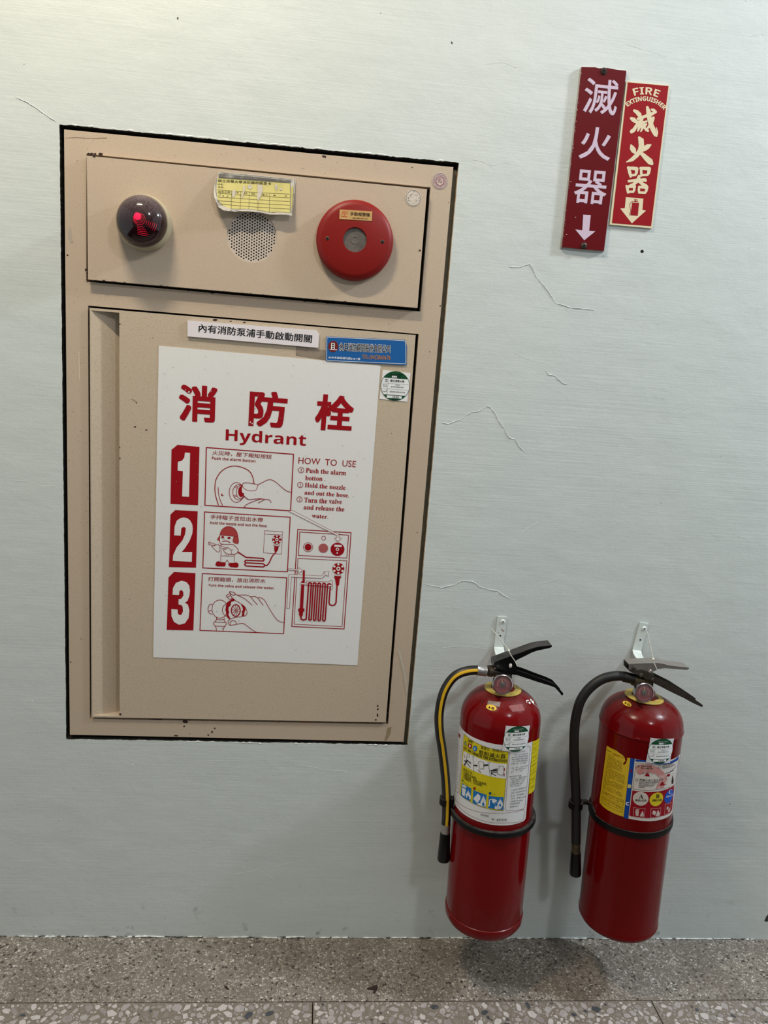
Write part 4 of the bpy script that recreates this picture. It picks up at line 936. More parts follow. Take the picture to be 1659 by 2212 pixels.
# inspection sticker artwork in sticker millimetres (x right, y up, centre of the circle = 0,0)
SA = Plane(DY - .0008); c0 = SA.st(*ZN(1310, 858))
def loc_(x, y): s = SA.st(*ZN(x, y)); return (s[0] - c0[0], s[1] - c0[1])
GRN = (22, 74, 46); BLK = (24, 26, 28)
def inspection(ik, o, rot=0.0, sc=1.0, bg=True, l=.0003, sx=1.0, shade=(232, 232, 232)):
    cr_, sr_ = math.cos(rot) * sc, math.sin(rot) * sc
    T = lambda p: (o[0] + (p[0] * cr_ - p[1] * sr_) * sx, o[1] + p[0] * sr_ + p[1] * cr_)
    R_ = .0288
    if bg: ik.polyst([T(loc_(*p)) for p in ((1108, 595), (1560, 650), (1505, 1115), (1055, 1068))], shade, l)
    ring = [(R_ * math.cos(2 * PI * k / 48), R_ * math.sin(2 * PI * k / 48)) for k in range(48)]
    ik.polyst([T(p) for p in ring], GRN, l + .0002)
    R2 = R_ - .0009; y1, y0 = .0148, -.0178
    a1 = math.asin(y1 / R2); a0 = math.asin(y0 / R2)
    body = [(R2 * math.cos(a0 + (a1 - a0) * k / 10), R2 * math.sin(a0 + (a1 - a0) * k / 10)) for k in range(11)]
    body += [(-x, y) for x, y in body[::-1]]
    ik.polyst([T(p) for p in body], (228, 230, 230), l + .0004)
    def ln(a, b, w_=.00028, m=BLK): ik.linest([T(a), T(b)], w_ * sc, m, l=l + .0006, cap=False)
    for y in (y1, .0042, -.0066, y0): h = math.sqrt(R2 ** 2 - y ** 2); ln((-h, y), (h, y))
    ln((-.0145, y1), (-.0145, y0))
    def tx(s, x0, x1, yb, yt, m, off=.012):
        vs, fs = glyphs(s, off, 2); ik.raw([T((x0 + (x1 - x0) * a, yb + (yt - yb) * b)) for a, b, _ in vs], fs, m, l + .0007)
    tx('檢修完成標示', -.0115, .012, .0202, .0236, (200, 214, 204), .004)
    def rect(x0, x1, ya, yb, m, ll): ik.polyst([T(p) for p in ((x0, ya), (x1, ya), (x1, yb), (x0, yb))], m, l + ll)
    rect(-.0078, .0018, .0158, .0194, (228, 230, 230), .0005); tx('112', -.0055, .0002, .0164, .0189, BLK, 0); tx('年度', .0028, .0088, .0162, .0192, (200, 214, 204), .004)
    tx('國立清華大學', -.0105, .0172, .0075, .0121, BLK, .016); tx('場所', -.0208, -.0158, .0100, .0126, BLK); tx('名稱', -.0208, -.0158, .0068, .0094, BLK)
    rn = random.Random(5)
    def mk(x0, x1, yb, h):
        n = int((x1 - x0) / h)
        for i in range(n):
            X = x0 + (x1 - x0) * i / n
            for k in range(3): ln((X, yb + h * (.1 + .35 * k)), (X + h * rn.uniform(.6, .85), yb + h * (.1 + .35 * k)), h * .13)
            ln((X + h * rn.uniform(.2, .6), yb), (X + h * rn.uniform(.2, .6), yb + h * .85), h * .13)
    mk(.0002, .0095, .0010, .0026); mk(-.0083, .0175, -.0030, .0028); mk(-.0245, -.0152, .0002, .0024); mk(-.0235, -.0155, -.0030, .0024)
    mk(-.0235, -.0222, -.0100, .0022); mk(-.0175, -.0152, -.0100, .0022); mk(-.0240, -.0152, -.0128, .0022); mk(-.0102, .0212, -.0128, .0028)
    rect(-.0152, .0145, -.0240, -.0190, (228, 230, 230), .0005); tx('九景消防', -.0050, .0090, -.0234, -.0198, BLK, .006)
    mk(-.0042, -.0008, -.0276, .0030) if False else tx('封簽', -.0045, .0042, -.0276, -.0246, (190, 206, 196), .004)
ins = sheet('inspection_sticker', [(1108, 595), (1560, 650), (1505, 1115), (1055, 1068)], DY - .0008, .0008, mat('sticker_white', (230, 230, 228), rough=.4), 'white square inspection sticker with a green circle below the blue sticker', 'sticker', 'green circle inspection stickers', z=ZN)
ik = Ink(SA); inspection(ik, c0, bg=False); ik.make('lettering', ins)

# curled inspection card over the speaker
ct = P(*ZS(240, 150), -.02); cb = P(*ZS(1440, 880), -.02)
def cardy(s, t):
    v = (ct.z - t) / .098; u = (s - ct.x) / .165
    return -.0125 - .020 * max(0, v) ** 1.3 - .006 * max(0, 1 - u) ** 3 * v + .0016 * math.sin(u * 14) * v * v + .0012 * math.sin(u * 31 + 1) * v
CP = Plane(-.02, cardy)
out = [(240, 150), (700, 178), (1100, 222), (1480, 262), (1498, 275), (1470, 560), (1440, 880), (1370, 878), (1290, 866), (1200, 860), (1140, 866), (1080, 870), (1020, 852), (960, 845), (880, 828), (800, 820), (650, 818), (500, 820), (460, 808), (420, 815), (360, 820), (310, 800), (270, 760), (230, 700), (200, 640), (175, 570), (163, 490), (172, 380), (200, 250)]
M_SLV = mat('worn_plastic_sleeve', (196, 192, 182), rough=.35, var=.9, vscale=90, c2=(120, 116, 110), bump=.0003, bscale=160)
M_CARD = mat('yellow_card', (196, 186, 112), rough=.6, var=.8, vscale=45, c2=(176, 168, 108))
ik = Ink(CP, ZS, M_SLV, lift=0); ik.poly(out)
card = ik.make('inspection_card', cuts=.006); sm = card.modifiers.new('thickness', 'SOLIDIFY'); sm.thickness = .0012; sm.offset = -1
tag(card, 'torn curled yellow inspection card in a plastic sleeve above the round speaker', 'card')
ik = Ink(CP, ZS, M_CARD, lift=.0006)
ik.poly([(222, 245), (700, 280), (1410, 328), (1408, 835), (1300, 822), (1200, 818), (1080, 826), (960, 800), (800, 776), (500, 772), (400, 770), (330, 730), (270, 670), (225, 590), (215, 500), (212, 380)])
ik.poly([(1430, 400), (1455, 372), (1440, 720), (1425, 800)], mat('card_edge', (190, 176, 60), rough=.6))
ik.make('paper_card', card, cuts=.006)
ik = Ink(CP, ZS, (44, 44, 34), lift=.0010)
ik.text('國立清華大學消防器材檢查卡', (228, 318), (1095, 366), (231, 270), off=.008); ik.text('品名：', (230, 368), (330, 373), (231, 338)); ik.text('編號：', (232, 418), (330, 424), (233, 388))
ik.text('檢查日期', (234, 502), (430, 510), (236, 466)); ik.text('正常', (505, 512), (565, 515), (506, 482)); ik.text('待修', (640, 522), (710, 526), (641, 490)); ik.text('待換', (768, 530), (835, 534), (769, 498)); ik.text('檢查人', (895, 540), (1048, 548), (896, 508)); ik.text('備', (1130, 550), (1168, 552), (1131, 526)); ik.text('註', (1320, 558), (1356, 560), (1321, 532))
ik.line([(238, 558), (280, 530)], 6); ik.line([(310, 548), (330, 552), (318, 570)], 5); ik.line([(372, 575), (395, 552), (405, 578)], 5)
for q in ([(225, 450), (600, 478), (1400, 517)], [(228, 508), (600, 535), (1400, 580)], [(235, 575), (600, 598), (1400, 642)], [(222, 635), (600, 660), (1400, 706)], [(290, 695), (700, 728), (1400, 770)], [(455, 465), (455, 770)], [(600, 475), (600, 772)], [(743, 485), (742, 775)], [(885, 495), (885, 785)], [(1075, 505), (1072, 822)], [(232, 250), (900, 298), (1405, 330)], [(1410, 330), (1412, 835)], [(210, 245), (190, 380), (200, 480), (215, 560)]): ik.line(q, 4.5, cap=False)
ik.line([(250, 160), (700, 200), (1440, 275)], 6, (40, 40, 44)); ik.line([(1478, 270), (1436, 860)], 5, (70, 66, 56))
ik.make('printed_form', card, cuts=.006)
ik = Ink(CP, ZS, mat('torn_silver', (188, 180, 168), rough=.5, var=.8, vscale=140, c2=(140, 134, 124)), lift=.0013)
for q in ([(870, 370), (900, 350), (960, 385), (955, 470), (930, 560), (905, 590), (885, 650), (868, 560), (880, 470)], [(640, 390), (668, 375), (672, 450), (650, 520), (625, 600), (615, 560), (640, 470)], [(470, 470), (510, 440), (520, 520), (490, 590), (465, 540)], [(720, 370), (760, 350), (790, 400), (770, 440), (725, 430)], [(1155, 360), (1185, 350), (1205, 410), (1190, 465), (1160, 430)], [(1235, 425), (1270, 420), (1278, 450), (1240, 455)], [(240, 740), (300, 720), (420, 760), (480, 790), (420, 815), (330, 800)], [(480, 785), (700, 790), (960, 815), (1080, 835), (1200, 838), (1410, 850), (1400, 868), (1080, 862), (880, 820), (600, 812)]): ik.poly(q)
ik.poly([(235, 175), (500, 205), (900, 235), (1430, 292), (1425, 310), (1000, 285), (600, 258), (236, 235)], mat('foil_grey', (120, 116, 112), rough=.3, metal=.5, var=.9, vscale=60, c2=(190, 186, 178)))
ik.make('torn_patches', card, cuts=.006)

# ================================================================== WALL SIGNS
ZG = zm(1180, 120, 4.917)
sgn = sheet('fire_extinguisher_sign', [(378, 122), (520, 124), (560, 135), (640, 130), (760, 152), (845, 160), (851, 175), (612, 2072), (400, 2058), (170, 2032)], -.007, .0022, mat('dark_red_acrylic', (96, 7, 15), rough=.45, spec=.12), 'tall dark red wall sign with pale lavender characters and down arrow, left of two', 'sign', 'fire extinguisher wall signs', z=ZG)
bm = bmesh.new(); pl = Plane(-.0048); prism(bm, [pl.st(*ZG(*p)) for p in ((374, 118), (852, 162), (618, 2078), (156, 2040))], -.0048, -.0004); bmobj('backing_board', bm, mat('board_edge', (178, 172, 166), rough=.6, var=.8, vscale=60, c2=(120, 90, 84)), sgn)
ik = Ink(Plane(-.007), ZG, (205, 186, 204))
ik.text('滅', (382, 606), (738, 640), (424, 232), off=.008, res=4); ik.text('火', (340, 1092), (670, 1122), (379, 747), off=.010, res=4); ik.text('器', (282, 1562), (622, 1588), (323, 1206), off=.008, res=4)
ik.make('lettering', sgn)
ik = Ink(Plane(-.007), ZG, (205, 186, 204)); ik.poly([(392, 1690), (472, 1695), (455, 1862), (520, 1868), (403, 1962), (308, 1848), (382, 1855)]); ik.make('down_arrow', sgn)
ik = Ink(Plane(-.007), ZG, (200, 186, 178))
for t in range(34): v = rr.uniform(140, 2000); blob(ik, 378 - (v - 120) * .1085 + rr.uniform(0, 5), v, rr.uniform(1.5, 5), e=.7, m=flat((200, 186, 178)))
for q in ((845, 262), (260, 1340), (215, 1900), (310, 1718)): blob(ik, q[0], q[1], 6, flat((200, 186, 178)))
ik.make('chipped_edge', sgn)['kind'] = 'stuff'
s1 = screw('screw', P(*ZG(610, 168), -.007), .0062, mat('rusty_screw', (52, 38, 30), rough=.9, bump=.0008, bscale=300), sgn); s2 = screw('screw', P(*ZG(398, 2020), -.007), .0062, M_STEELD, sgn)
s1['label'] = 'rusty brown screw'
sg2 = sheet('fire_extinguisher_sign', [(850, 270), (1310, 318), (1125, 1835), (675, 1795)], -.0042, .004, mat('cream_board', (220, 208, 172), rough=.45), 'shorter red wall sign with cream border and brush characters, right of two', 'sign', 'fire extinguisher wall signs', z=ZG)
CRM = (222, 208, 176)
ik = Ink(Plane(-.0042), ZG); ik.poly([(866, 285), (1298, 324), (1113, 1812), (697, 1780)], mat('sign_red', (146, 14, 22), rough=.5, spec=.15)); ik.make('red_field', sg2)
ik = Ink(Plane(-.0042), ZG, CRM, lift=.0005)
AC = (1037, 751); ik.arctext(sansb('FIRE'), AC, 338, 78, -17.6, 25.3); ik.arctext(sansb('EXTINGUISHER'), AC, 268, 50, -40, 51, off=.018)
B = ik.brush
for q in ([(932, 585, 22), (960, 600, 34), (990, 632, 40), (1004, 650, 20)], [(900, 668, 24), (925, 682, 40), (962, 708, 28)], [(905, 808, 34), (930, 790, 34), (965, 735, 30), (985, 700, 20)], [(975, 672, 26), (1040, 650, 26), (1110, 625, 30), (1162, 600, 22)], [(1015, 660, 30), (1005, 720, 32), (985, 770, 26), (972, 800, 16)],
          [(1010, 712, 14), (1065, 700, 18)], [(1040, 715, 22), (1030, 760, 22), (1003, 805, 14)], [(1015, 740, 18), (1010, 765, 14)], [(1062, 730, 18), (1050, 750, 14)], [(1038, 760, 18), (1060, 790, 24), (1080, 800, 20)], [(1072, 552, 26), (1085, 600, 42), (1095, 670, 42), (1112, 740, 44), (1140, 800, 44), (1160, 845, 32), (1172, 858, 12)], [(1172, 858, 12), (1180, 815, 14), (1168, 768, 8)],
          [(1135, 665, 28), (1120, 710, 30), (1085, 760, 22), (1060, 790, 12)], [(1118, 575, 18), (1142, 582, 26), (1160, 590, 14)],
          [(900, 955, 18), (908, 980, 42), (928, 1010, 48), (938, 1030, 26)], [(1108, 950, 14), (1080, 965, 40), (1050, 985, 44), (1022, 1012, 20)], [(985, 872, 22), (1005, 900, 50), (1010, 960, 50), (995, 1010, 44), (960, 1060, 40), (910, 1105, 34), (850, 1132, 8)], [(985, 1020, 20), (1020, 1050, 34), (1060, 1090, 44), (1105, 1130, 52), (1120, 1148, 30)],
          [(870, 1190, 24), (885, 1240, 30), (895, 1285, 22)], [(868, 1195, 24), (920, 1198, 28), (960, 1205, 32)], [(960, 1205, 30), (955, 1250, 26), (945, 1270, 20)], [(890, 1275, 20), (945, 1268, 22)], [(1005, 1200, 22), (1008, 1250, 24), (1005, 1280, 18)], [(1000, 1198, 24), (1050, 1200, 28), (1092, 1205, 34)], [(1092, 1210, 30), (1085, 1250, 28), (1075, 1270, 18)], [(1008, 1272, 20), (1070, 1268, 20)],
          [(875, 1335, 22), (960, 1325, 26), (1050, 1322, 28)], [(985, 1285, 28), (970, 1330, 30), (925, 1370, 28), (865, 1392, 18)], [(985, 1335, 26), (1020, 1365, 28), (1065, 1385, 22)], [(1035, 1310, 14), (1055, 1330, 22)],
          [(850, 1385, 18), (862, 1420, 26), (868, 1455, 22)], [(855, 1395, 20), (900, 1392, 24), (938, 1392, 26)], [(935, 1395, 24), (932, 1430, 22), (922, 1448, 18)], [(868, 1448, 20), (925, 1446, 20)], [(985, 1395, 20), (982, 1430, 22), (985, 1458, 18)], [(985, 1398, 20), (1030, 1398, 24), (1068, 1402, 30)], [(1068, 1405, 26), (1060, 1440, 24), (1048, 1460, 18)], [(985, 1455, 20), (1050, 1458, 20)]): B(q)
ik.make('lettering', sg2)
ik = Ink(Plane(-.0042), ZG, CRM, lift=.0005); ik.poly([(845, 1505), (1030, 1520), (1020, 1640), (1058, 1648), (908, 1783), (785, 1625), (833, 1622)])
R3 = (146, 14, 22); ik.poly([(912, 1562), (984, 1567), (970, 1702), (893, 1696)], R3, l=.0008); ik.line([(925, 1548), (900, 1558), (886, 1585), (890, 1620), (896, 1650), (882, 1695)], 5, R3, l=.0008, curve=True); ik.disc((943, 1548), 9, m=R3, l=.0008)
ik.line([(950, 1548), (975, 1555)], 6, R3, l=.0008); ik.line([(935, 1530), (970, 1535)], 6, R3, l=.0008); ik.make('down_arrow', sg2)

# ================================================================== FIRE EXTINGUISHERS
def bracket(px, top, bot, w_, label, seed, scr, hol):
    """painted strap screwed to the wall whose lower end bends out to carry the valve"""
    tp, bt = P(*top), P(*bot); ax = (bt - tp); nrm = Vector((1, 0, 0)); hw = w_ / 2
    ux = Vector((-ax.z, 0, ax.x)).normalized(); ux = ux if ux.x > 0 else -ux
    d = ax.normalized()
    path = [(0.0, -.0005)] + [(t, -.0005) for t in (ax.length * .5, ax.length * .93)] + [(ax.length + .004, -.003), (ax.length + .009, -.010), (ax.length + .012, -.020), (ax.length + .014, -.040), (ax.length + .016, -.066)]
    bm = bmesh.new(); rings = []
    for k, (t, y) in enumerate(path):
        c = tp + d * t; c.y = y; ww = hw * (1 if k < 3 else 1.0)
        nx = Vector((0, -1, 0)) if k < 3 else Vector((0, -.35 if k < 5 else 0, 1)).normalized()
        rings.append([c - ux * ww, c + ux * ww, c + ux * ww + nx * .0028, c - ux * ww + nx * .0028])
    vs = grid(bm, rings); bm.faces.new(vs[0]); bm.faces.new(vs[-1])
    bmesh.ops.recalc_face_normals(bm, faces=bm.faces)
    bmesh.ops.bevel(bm, geom=[e for e in bm.edges if e.calc_face_angle(0) > 1.2], offset=.0006, segments=2, affect='EDGES')
    o = bmobj('wall_bracket', bm, mat('bracket_paint', (206, 214, 210), rough=.4, var=.5, vscale=70, c2=(180, 190, 186)), smooth=35)
    tag(o, label, 'bracket', 'painted hanging brackets')
    screw('screw', P(*scr, -.0033), .0046, M_WHITEP, o)
    ik = Ink(Plane(-.0033), lift=.0003); ik.disc(hol, 2.6, m=M_WHITEP); ik.disc(hol, 1.9, m=M_DARK, l=.0005)
    if seed: 
        for (u, v, r) in ((1085, 1361, 1.6), (1088, 1363, 1.6), (1084, 1358.5, 1), (1077, 1366, .9), (1090, 1374, .8), (1089.5, 1379, .8)): blob(ik, u, v, r, flat((150, 122, 112)))
    ik.make('bolt_hole', o)
    return o
bracket(0, (1084.5, 1331), (1077, 1395), .0215, 'pale painted steel hanging bracket above the extinguisher nearer the cabinet', 1, (1086, 1342.5), (1080.7, 1373))
bracket(0, (1391, 1344.5), (1375, 1402), .0205, 'pale painted steel hanging bracket above the right-hand extinguisher, leaning more', 0, (1391.3, 1357.5), (1383, 1382))

def extinguisher(name, base, tx, ty, R, H, kind, label):
    piv = Vector((base.x, base.y, base.z + .25))
    mw = Matrix.Translation(piv) @ Matrix.Rotation(tx, 4, 'X') @ Matrix.Rotation(ty, 4, 'Y') @ Matrix.Translation((0, 0, -.25))
    E_ = empty(name, mw); tag(E_, label, 'fire extinguisher', 'red fire extinguishers on the wall')
    return E_, mw
def pl_path(px, y): return [P(u, v, y) for u, v in px]
def channel(bm, top, bot, y0, y1, t, web='top'):
    """bent sheet metal lever: two side plates and a web along the top or bottom"""
    n = len(top)
    for (ya, yb) in ((y0, y0 + t), (y1 - t, y1)):
        rings = [[Vector((a[0], ya, a[1])), Vector((b[0], ya, b[1])), Vector((b[0], yb, b[1])), Vector((a[0], yb, a[1]))] for a, b in zip(top, bot)]
        vs = grid(bm, rings); bm.faces.new(vs[0]); bm.faces.new(vs[-1][::-1])
    e = top if web == 'top' else bot; s = -1 if web == 'top' else 1
    rings = [[Vector((a[0], y0, a[1])), Vector((a[0], y1, a[1])), Vector((a[0], y1, a[1] + s * t)), Vector((a[0], y0, a[1] + s * t))] for a in e]
    vs = grid(bm, rings); bm.faces.new(vs[0]); bm.faces.new(vs[-1][::-1])
    bmesh.ops.recalc_face_normals(bm, faces=bm.faces)
def px2(px, y, z=None):
    z = z or (lambda a, b: (a, b)); return [(P(*z(a, b), y).x, P(*z(a, b), y).z) for a, b in px]
def gauge(root, c, r, d, face, ndl):
    bm = bmesh.new(); mw = axis(c, d)
    lathe(bm, [(r * .55, -.016), (r * .95, -.012), (r, -.008), (r, .001), (r * .97, .003), (r * .9, .0036), (r * .86, .002), (r * .85, -.001)], 48, mw, True, False)
    g = bmobj('pressure_gauge', bm, M_CHROME, root, smooth=40)
    bm = bmesh.new(); lathe(bm, [(r * .86, -.0012), (r * .86, -.0004)], 40, mw); dl = bmobj('gauge_dial', bm, flat(face, .3), g)
    bm = bmesh.new()
    def seg(r0, r1, a0, a1, h, mi, n=14):
        for k in range(n):
            a, b = a0 + (a1 - a0) * k / n, a0 + (a1 - a0) * (k + 1) / n
            f = bm.faces.new([bm.verts.new(mw @ Vector((rr_ * math.sin(x), rr_ * -math.cos(x), h))) for rr_, x in ((r0, a), (r1, a), (r1, b), (r0, b))]); f.material_index = mi
    seg(r * .42, r * .56, PI * .35, PI * 1.65, .0, 0, 20); seg(r * .70, r * .76, -.9, .9, .0, 0, 12)
    bmobj('dial_marking', bm, [flat((128, 66, 66), .4)], g)
    bm = bmesh.new(); up = mw.to_3x3() @ Vector((0, 1, 0))
    a = mw @ Vector((0, 0, .001)); 
    b = mw @ Vector((ndl[0] * r, ndl[1] * r, .001)); tube(bm, [a, a.lerp(b, .5), b], lambda t: .0009 * (1.1 - t), 6)
    bmobj('gauge_needle', bm, flat((190, 160, 100), .4), g)
    bm = bmesh.new(); lathe(bm, [(r * .26, -.0004), (r * .26, .0012), (r * .16, .002), (.00001, .002)], 20, mw); bmobj('gauge_hub', bm, M_STEELD, g, smooth=40)
    # clear cover
    bm = bmesh.new(); lathe(bm, [(r * .88, .0018), (r * .6, .0028), (r * .3, .0033), (.00001, .0035)], 40, mw, False, False)
    bmobj('gauge_glass', bm, mat('clear_glass', (255, 255, 255), rough=.06, alpha=.06, spec=.4), g, smooth=60)
    return g
# ---- the one nearer the cabinet
RA_ = .0815
EA, MA = extinguisher('fire_extinguisher', Vector((.4055, -.1085, .1565)), math.radians(-1.3), math.radians(-1.0), RA_, .5, 0, 'red fire extinguisher nearer the cabinet, black hose with yellow stripe, black levers')
bm = bmesh.new(); R_ = RA_; SHZ = .455; DH = .067
prof = [(.0, .006), (R_ * .6, .003), (R_ * .86, .0), (R_ * .96, .003), (R_ + .0012, .011), (R_ + .0016, .022), (R_ + .0012, .0262), (R_ - .0004, .0272), (R_, .029)]
prof += [(R_, .029 + (SHZ - .029) * k / 5) for k in range(1, 6)]
for k in range(1, 17):
    a = k / 16 * PI / 2; prof.append((max(.014, R_ * math.cos(a) ** .86), SHZ + DH * math.sin(a) ** .92))
lathe(bm, prof, 96, None, False, True); bmesh.ops.remove_doubles(bm, verts=bm.verts, dist=1e-6)
tank = bmobj('tank', bm, M_RED, EA, local=True, smooth=30)
TOPA = SHZ + DH
bm = bmesh.new(); lathe(bm, [(.0235, 0), (.0372, 0), (.0372, .0016), (.0355, .0024), (.0240, .0030), (.0235, .0015)], 64, Matrix.Translation((0, 0, TOPA - .0035)), False, False)
bmobj('brass_collar', bm, M_BRASS, EA, local=True, smooth=35)
bm = bmesh.new(); lathe(bm, [(.021, TOPA - .004), (.0215, TOPA + .008), (.019, TOPA + .014), (.016, TOPA + .016)], 40); bmobj('neck', bm, M_RED, EA, local=True, smooth=40)
bm = bmesh.new(); lathe(bm, [(.016, TOPA + .012), (.016, TOPA + .032), (.013, TOPA + .036), (.013, TOPA + .052)], 24)
valve = bmobj('valve_body', bm, M_STEELD, EA, local=True, smooth=40)
YA = -.106
cp = pl_path([(1072, 1449.5), (1056, 1449)], YA)
bm = bmesh.new(); v0 = P(1084, 1452, YA)
lathe(bm, [(.0100, 0), (.0105, .0), (.0105, .020), (.0118, .020), (.0118, .0275), (.0095, .0275)], 6 * 4, axis(v0, cp[1] - v0)); bmobj('valve_outlet', bm, M_STEELD, EA, smooth=40)
bm = bmesh.new(); u = axis(P(1062, 1449.3, YA), cp[1] - v0); lathe(bm, [(.0112, 0), (.0112, .009)], 6, u); bmobj('hex_nut', bm, M_STEELD, EA)
gauge(EA, P(1085.6, 1478.3, -.146), .0202, (-.06, -1, .22), (104, 12, 26), (-.12, .58))
hp = catmull(pl_path([(1046, 1449), (1029.8, 1447.4), (1011.4, 1448.8), (990.5, 1455.6), (974.8, 1468), (960.3, 1491), (952, 1518), (948.2, 1550), (950, 1585), (954.4, 1613), (958.9, 1648.5), (962.5, 1684.7), (964.3, 1720.8), (964.3, 1757), (963.2, 1779)], YA), 6)
bm = bmesh.new(); tube(bm, hp, .0094, 18); hose = bmobj('hose', bm, M_RUBBER, EA, smooth=60)
bm = bmesh.new(); tube(bm, hp[4:], .0098, 6, arc=(-.40, .20), up=Vector((-.1, -.85, .42))); st_ = bmobj('yellow_stripe', bm, M_YEL, hose, smooth=60)
bm = bmesh.new(); a, b = P(1050.5, 1449.5, YA), P(1030, 1447.5, YA); lathe(bm, [(.0095, 0), (.0106, 0), (.0108, .003), (.0104, .004), (.0104, .018), (.0108, .0195), (.0106, (a - b).length), (.0095, (a - b).length)], 30, axis(a, b - a)); bmobj('ferrule', bm, M_ALU, EA, smooth=35)
bm = bmesh.new(); a, b = P(963.2, 1779, YA), P(962, 1799, YA); lathe(bm, [(.0098, 0), (.0098, (b - a).length)], 30, axis(a, b - a)); bmobj('ferrule', bm, M_ALU, EA, smooth=35)
bm = bmesh.new(); a, b = P(961.8, 1797, YA), P(958, 1857, YA); L_ = (b - a).length; lathe(bm, [(.0095, 0), (.0104, .002), (.0134, L_ - .003), (.0128, L_), (.009, L_), (.009, L_ - .006)], 30, axis(a, b - a), True, True); bmobj('nozzle', bm, M_BLACK, EA, smooth=40)
ZH = zm(1040, 1380, 8.295)
YF = -.1190; YB = -.0900
top = px2([(228, 425), (330, 385), (560, 300), (720, 245), (850, 195), (960, 160), (1050, 142), (1140, 130), (1220, 122), (1266, 118)], YF, ZH)
bot = px2([(226, 520), (330, 560), (560, 445), (640, 380), (820, 292), (900, 250), (1000, 215), (1120, 190), (1222, 168), (1266, 148)], YF, ZH)
bm = bmesh.new(); channel(bm, top, bot, YF, YB, .0022, 'top'); bmesh.ops.bevel(bm, geom=[e for e in bm.edges if e.calc_face_angle(0) > 1.2 and len(e.link_faces) == 2], offset=.0007, segments=2, affect='EDGES')
lv = bmobj('upper_lever', bm, M_BLACK, EA, smooth=40)
top = px2([(300, 430), (470, 430), (590, 500), (640, 565), (800, 612), (1000, 690), (1200, 762), (1330, 822), (1440, 945), (1474, 984)], YF + .002, ZH)
bot = px2([(235, 540), (400, 600), (480, 632), (640, 652), (800, 705), (1000, 772), (1200, 832), (1320, 875), (1395, 960), (1446, 1026)], YF + .002, ZH)
bm = bmesh.new(); channel(bm, top, bot, YF + .002, YB - .002, .0020, 'bottom'); bmesh.ops.bevel(bm, geom=[e for e in bm.edges if e.calc_face_angle(0) > 1.2 and len(e.link_faces) == 2], offset=.0006, segments=2, affect='EDGES')
bmobj('lower_lever', bm, M_BLACK, EA, smooth=40)
bm = bmesh.new(); prism(bm, px2([(225, 430), (560, 330), (640, 490), (600, 620), (480, 640), (420, 620), (230, 545)], YF + .001, ZH), YF + .001, YB - .001); bevel_front(bm, YF + .001, .001); bmobj('lever_housing', bm, M_BLACK, EA)
bm = bmesh.new(); c = P(*ZH(520, 482), YF - .001); bmesh.ops.create_uvsphere(bm, u_segments=16, v_segments=8, radius=.0042, matrix=Matrix.Translation(c) @ Matrix.Diagonal((.8, .5, 1.15, 1))); bmobj('pull_pin', bm, mat('pin_white', (200, 196, 190), rough=.4), EA, smooth=60)
bm = bmesh.new(); tt = pl_path([(1062, 1358.5), (1071, 1369.5), (1085, 1386.5), (1098, 1403.5)], -.118) + [P(1101, 1410, -.121), P(1106, 1419, -.121), P(1112.5, 1428.5, -.119), P(1117, 1438, -.118)]
tube(bm, catmull(tt, 4), .0009, 7); bmesh.ops.create_uvsphere(bm, u_segments=10, v_segments=8, radius=.0026, matrix=Matrix.Translation(P(1099, 1405.5, -.1205))); bmobj('safety_seal', bm, mat('nylon_white', (222, 220, 206), rough=.5), EA, smooth=60)
# rubber strap ring with a clip for the hose
def strap(root, mw, R_, z, th, hh, m, ang):
    bm = bmesh.new(); lathe(bm, [(R_ + .0003, -hh / 2), (R_ + th * .8, -hh / 2), (R_ + th, -hh * .3), (R_ + th, hh * .3), (R_ + th * .85, hh / 2), (R_ + .0003, hh / 2)], 96, Matrix.Translation((0, 0, z)) @ Matrix.Rotation(ang, 4, 'Y'), False, False)
    bmesh.ops.remove_doubles(bm, verts=bm.verts, dist=1e-6)
    o = bmobj('rubber_strap', bm, m, root, local=True, smooth=40); return o
M_STRAP = dusty('strap_rubber', (14, 14, 14), (88, 82, 78), .45, 0, .9, up=.5)
strap(EA, MA, RA_, .2475, .0085, .0115, M_STRAP, 0)
def clip(root, c, r, m, tank_dir):
    bm = bmesh.new(); rings = []
    n = 22
    for k in range(n + 1):
        a = math.radians(-150 + 300 * k / n) + tank_dir
        ca, sa = -math.cos(a), math.sin(a)
        rings.append([c + Vector((ca * rr_, sa * rr_, zz)) for rr_, zz in ((r, -.008), (r + .0042, -.008), (r + .0042, .008), (r, .008))])
    vs = grid(bm, rings); bm.faces.new(vs[0]); bm.faces.new(vs[-1])
    bmesh.ops.recalc_face_normals(bm, faces=bm.faces); bmesh.ops.bevel(bm, geom=[e for e in bm.edges if e.calc_face_angle(0) > 1.2], offset=.001, segments=2, affect='EDGES')
    return bmobj('hose_clip', bm, m, root, smooth=40)
hcA = P(964.3, 1728, YA)
clip(EA, hcA + Vector((0, .001, -.002)), .0099, M_STRAP, math.radians(70))
bm = bmesh.new(); a = hcA + Vector((.012, .004, .0)); tube(bm, [a, a + Vector((.010, .0, -.002)), Vector((.4055 - RA_ - .004, a.y, a.z - .006)), Vector((.4055 - RA_ + .002, a.y - .01, a.z - .012))], .006, 8); bmobj('clip_arm', bm, M_STRAP, EA, smooth=60)
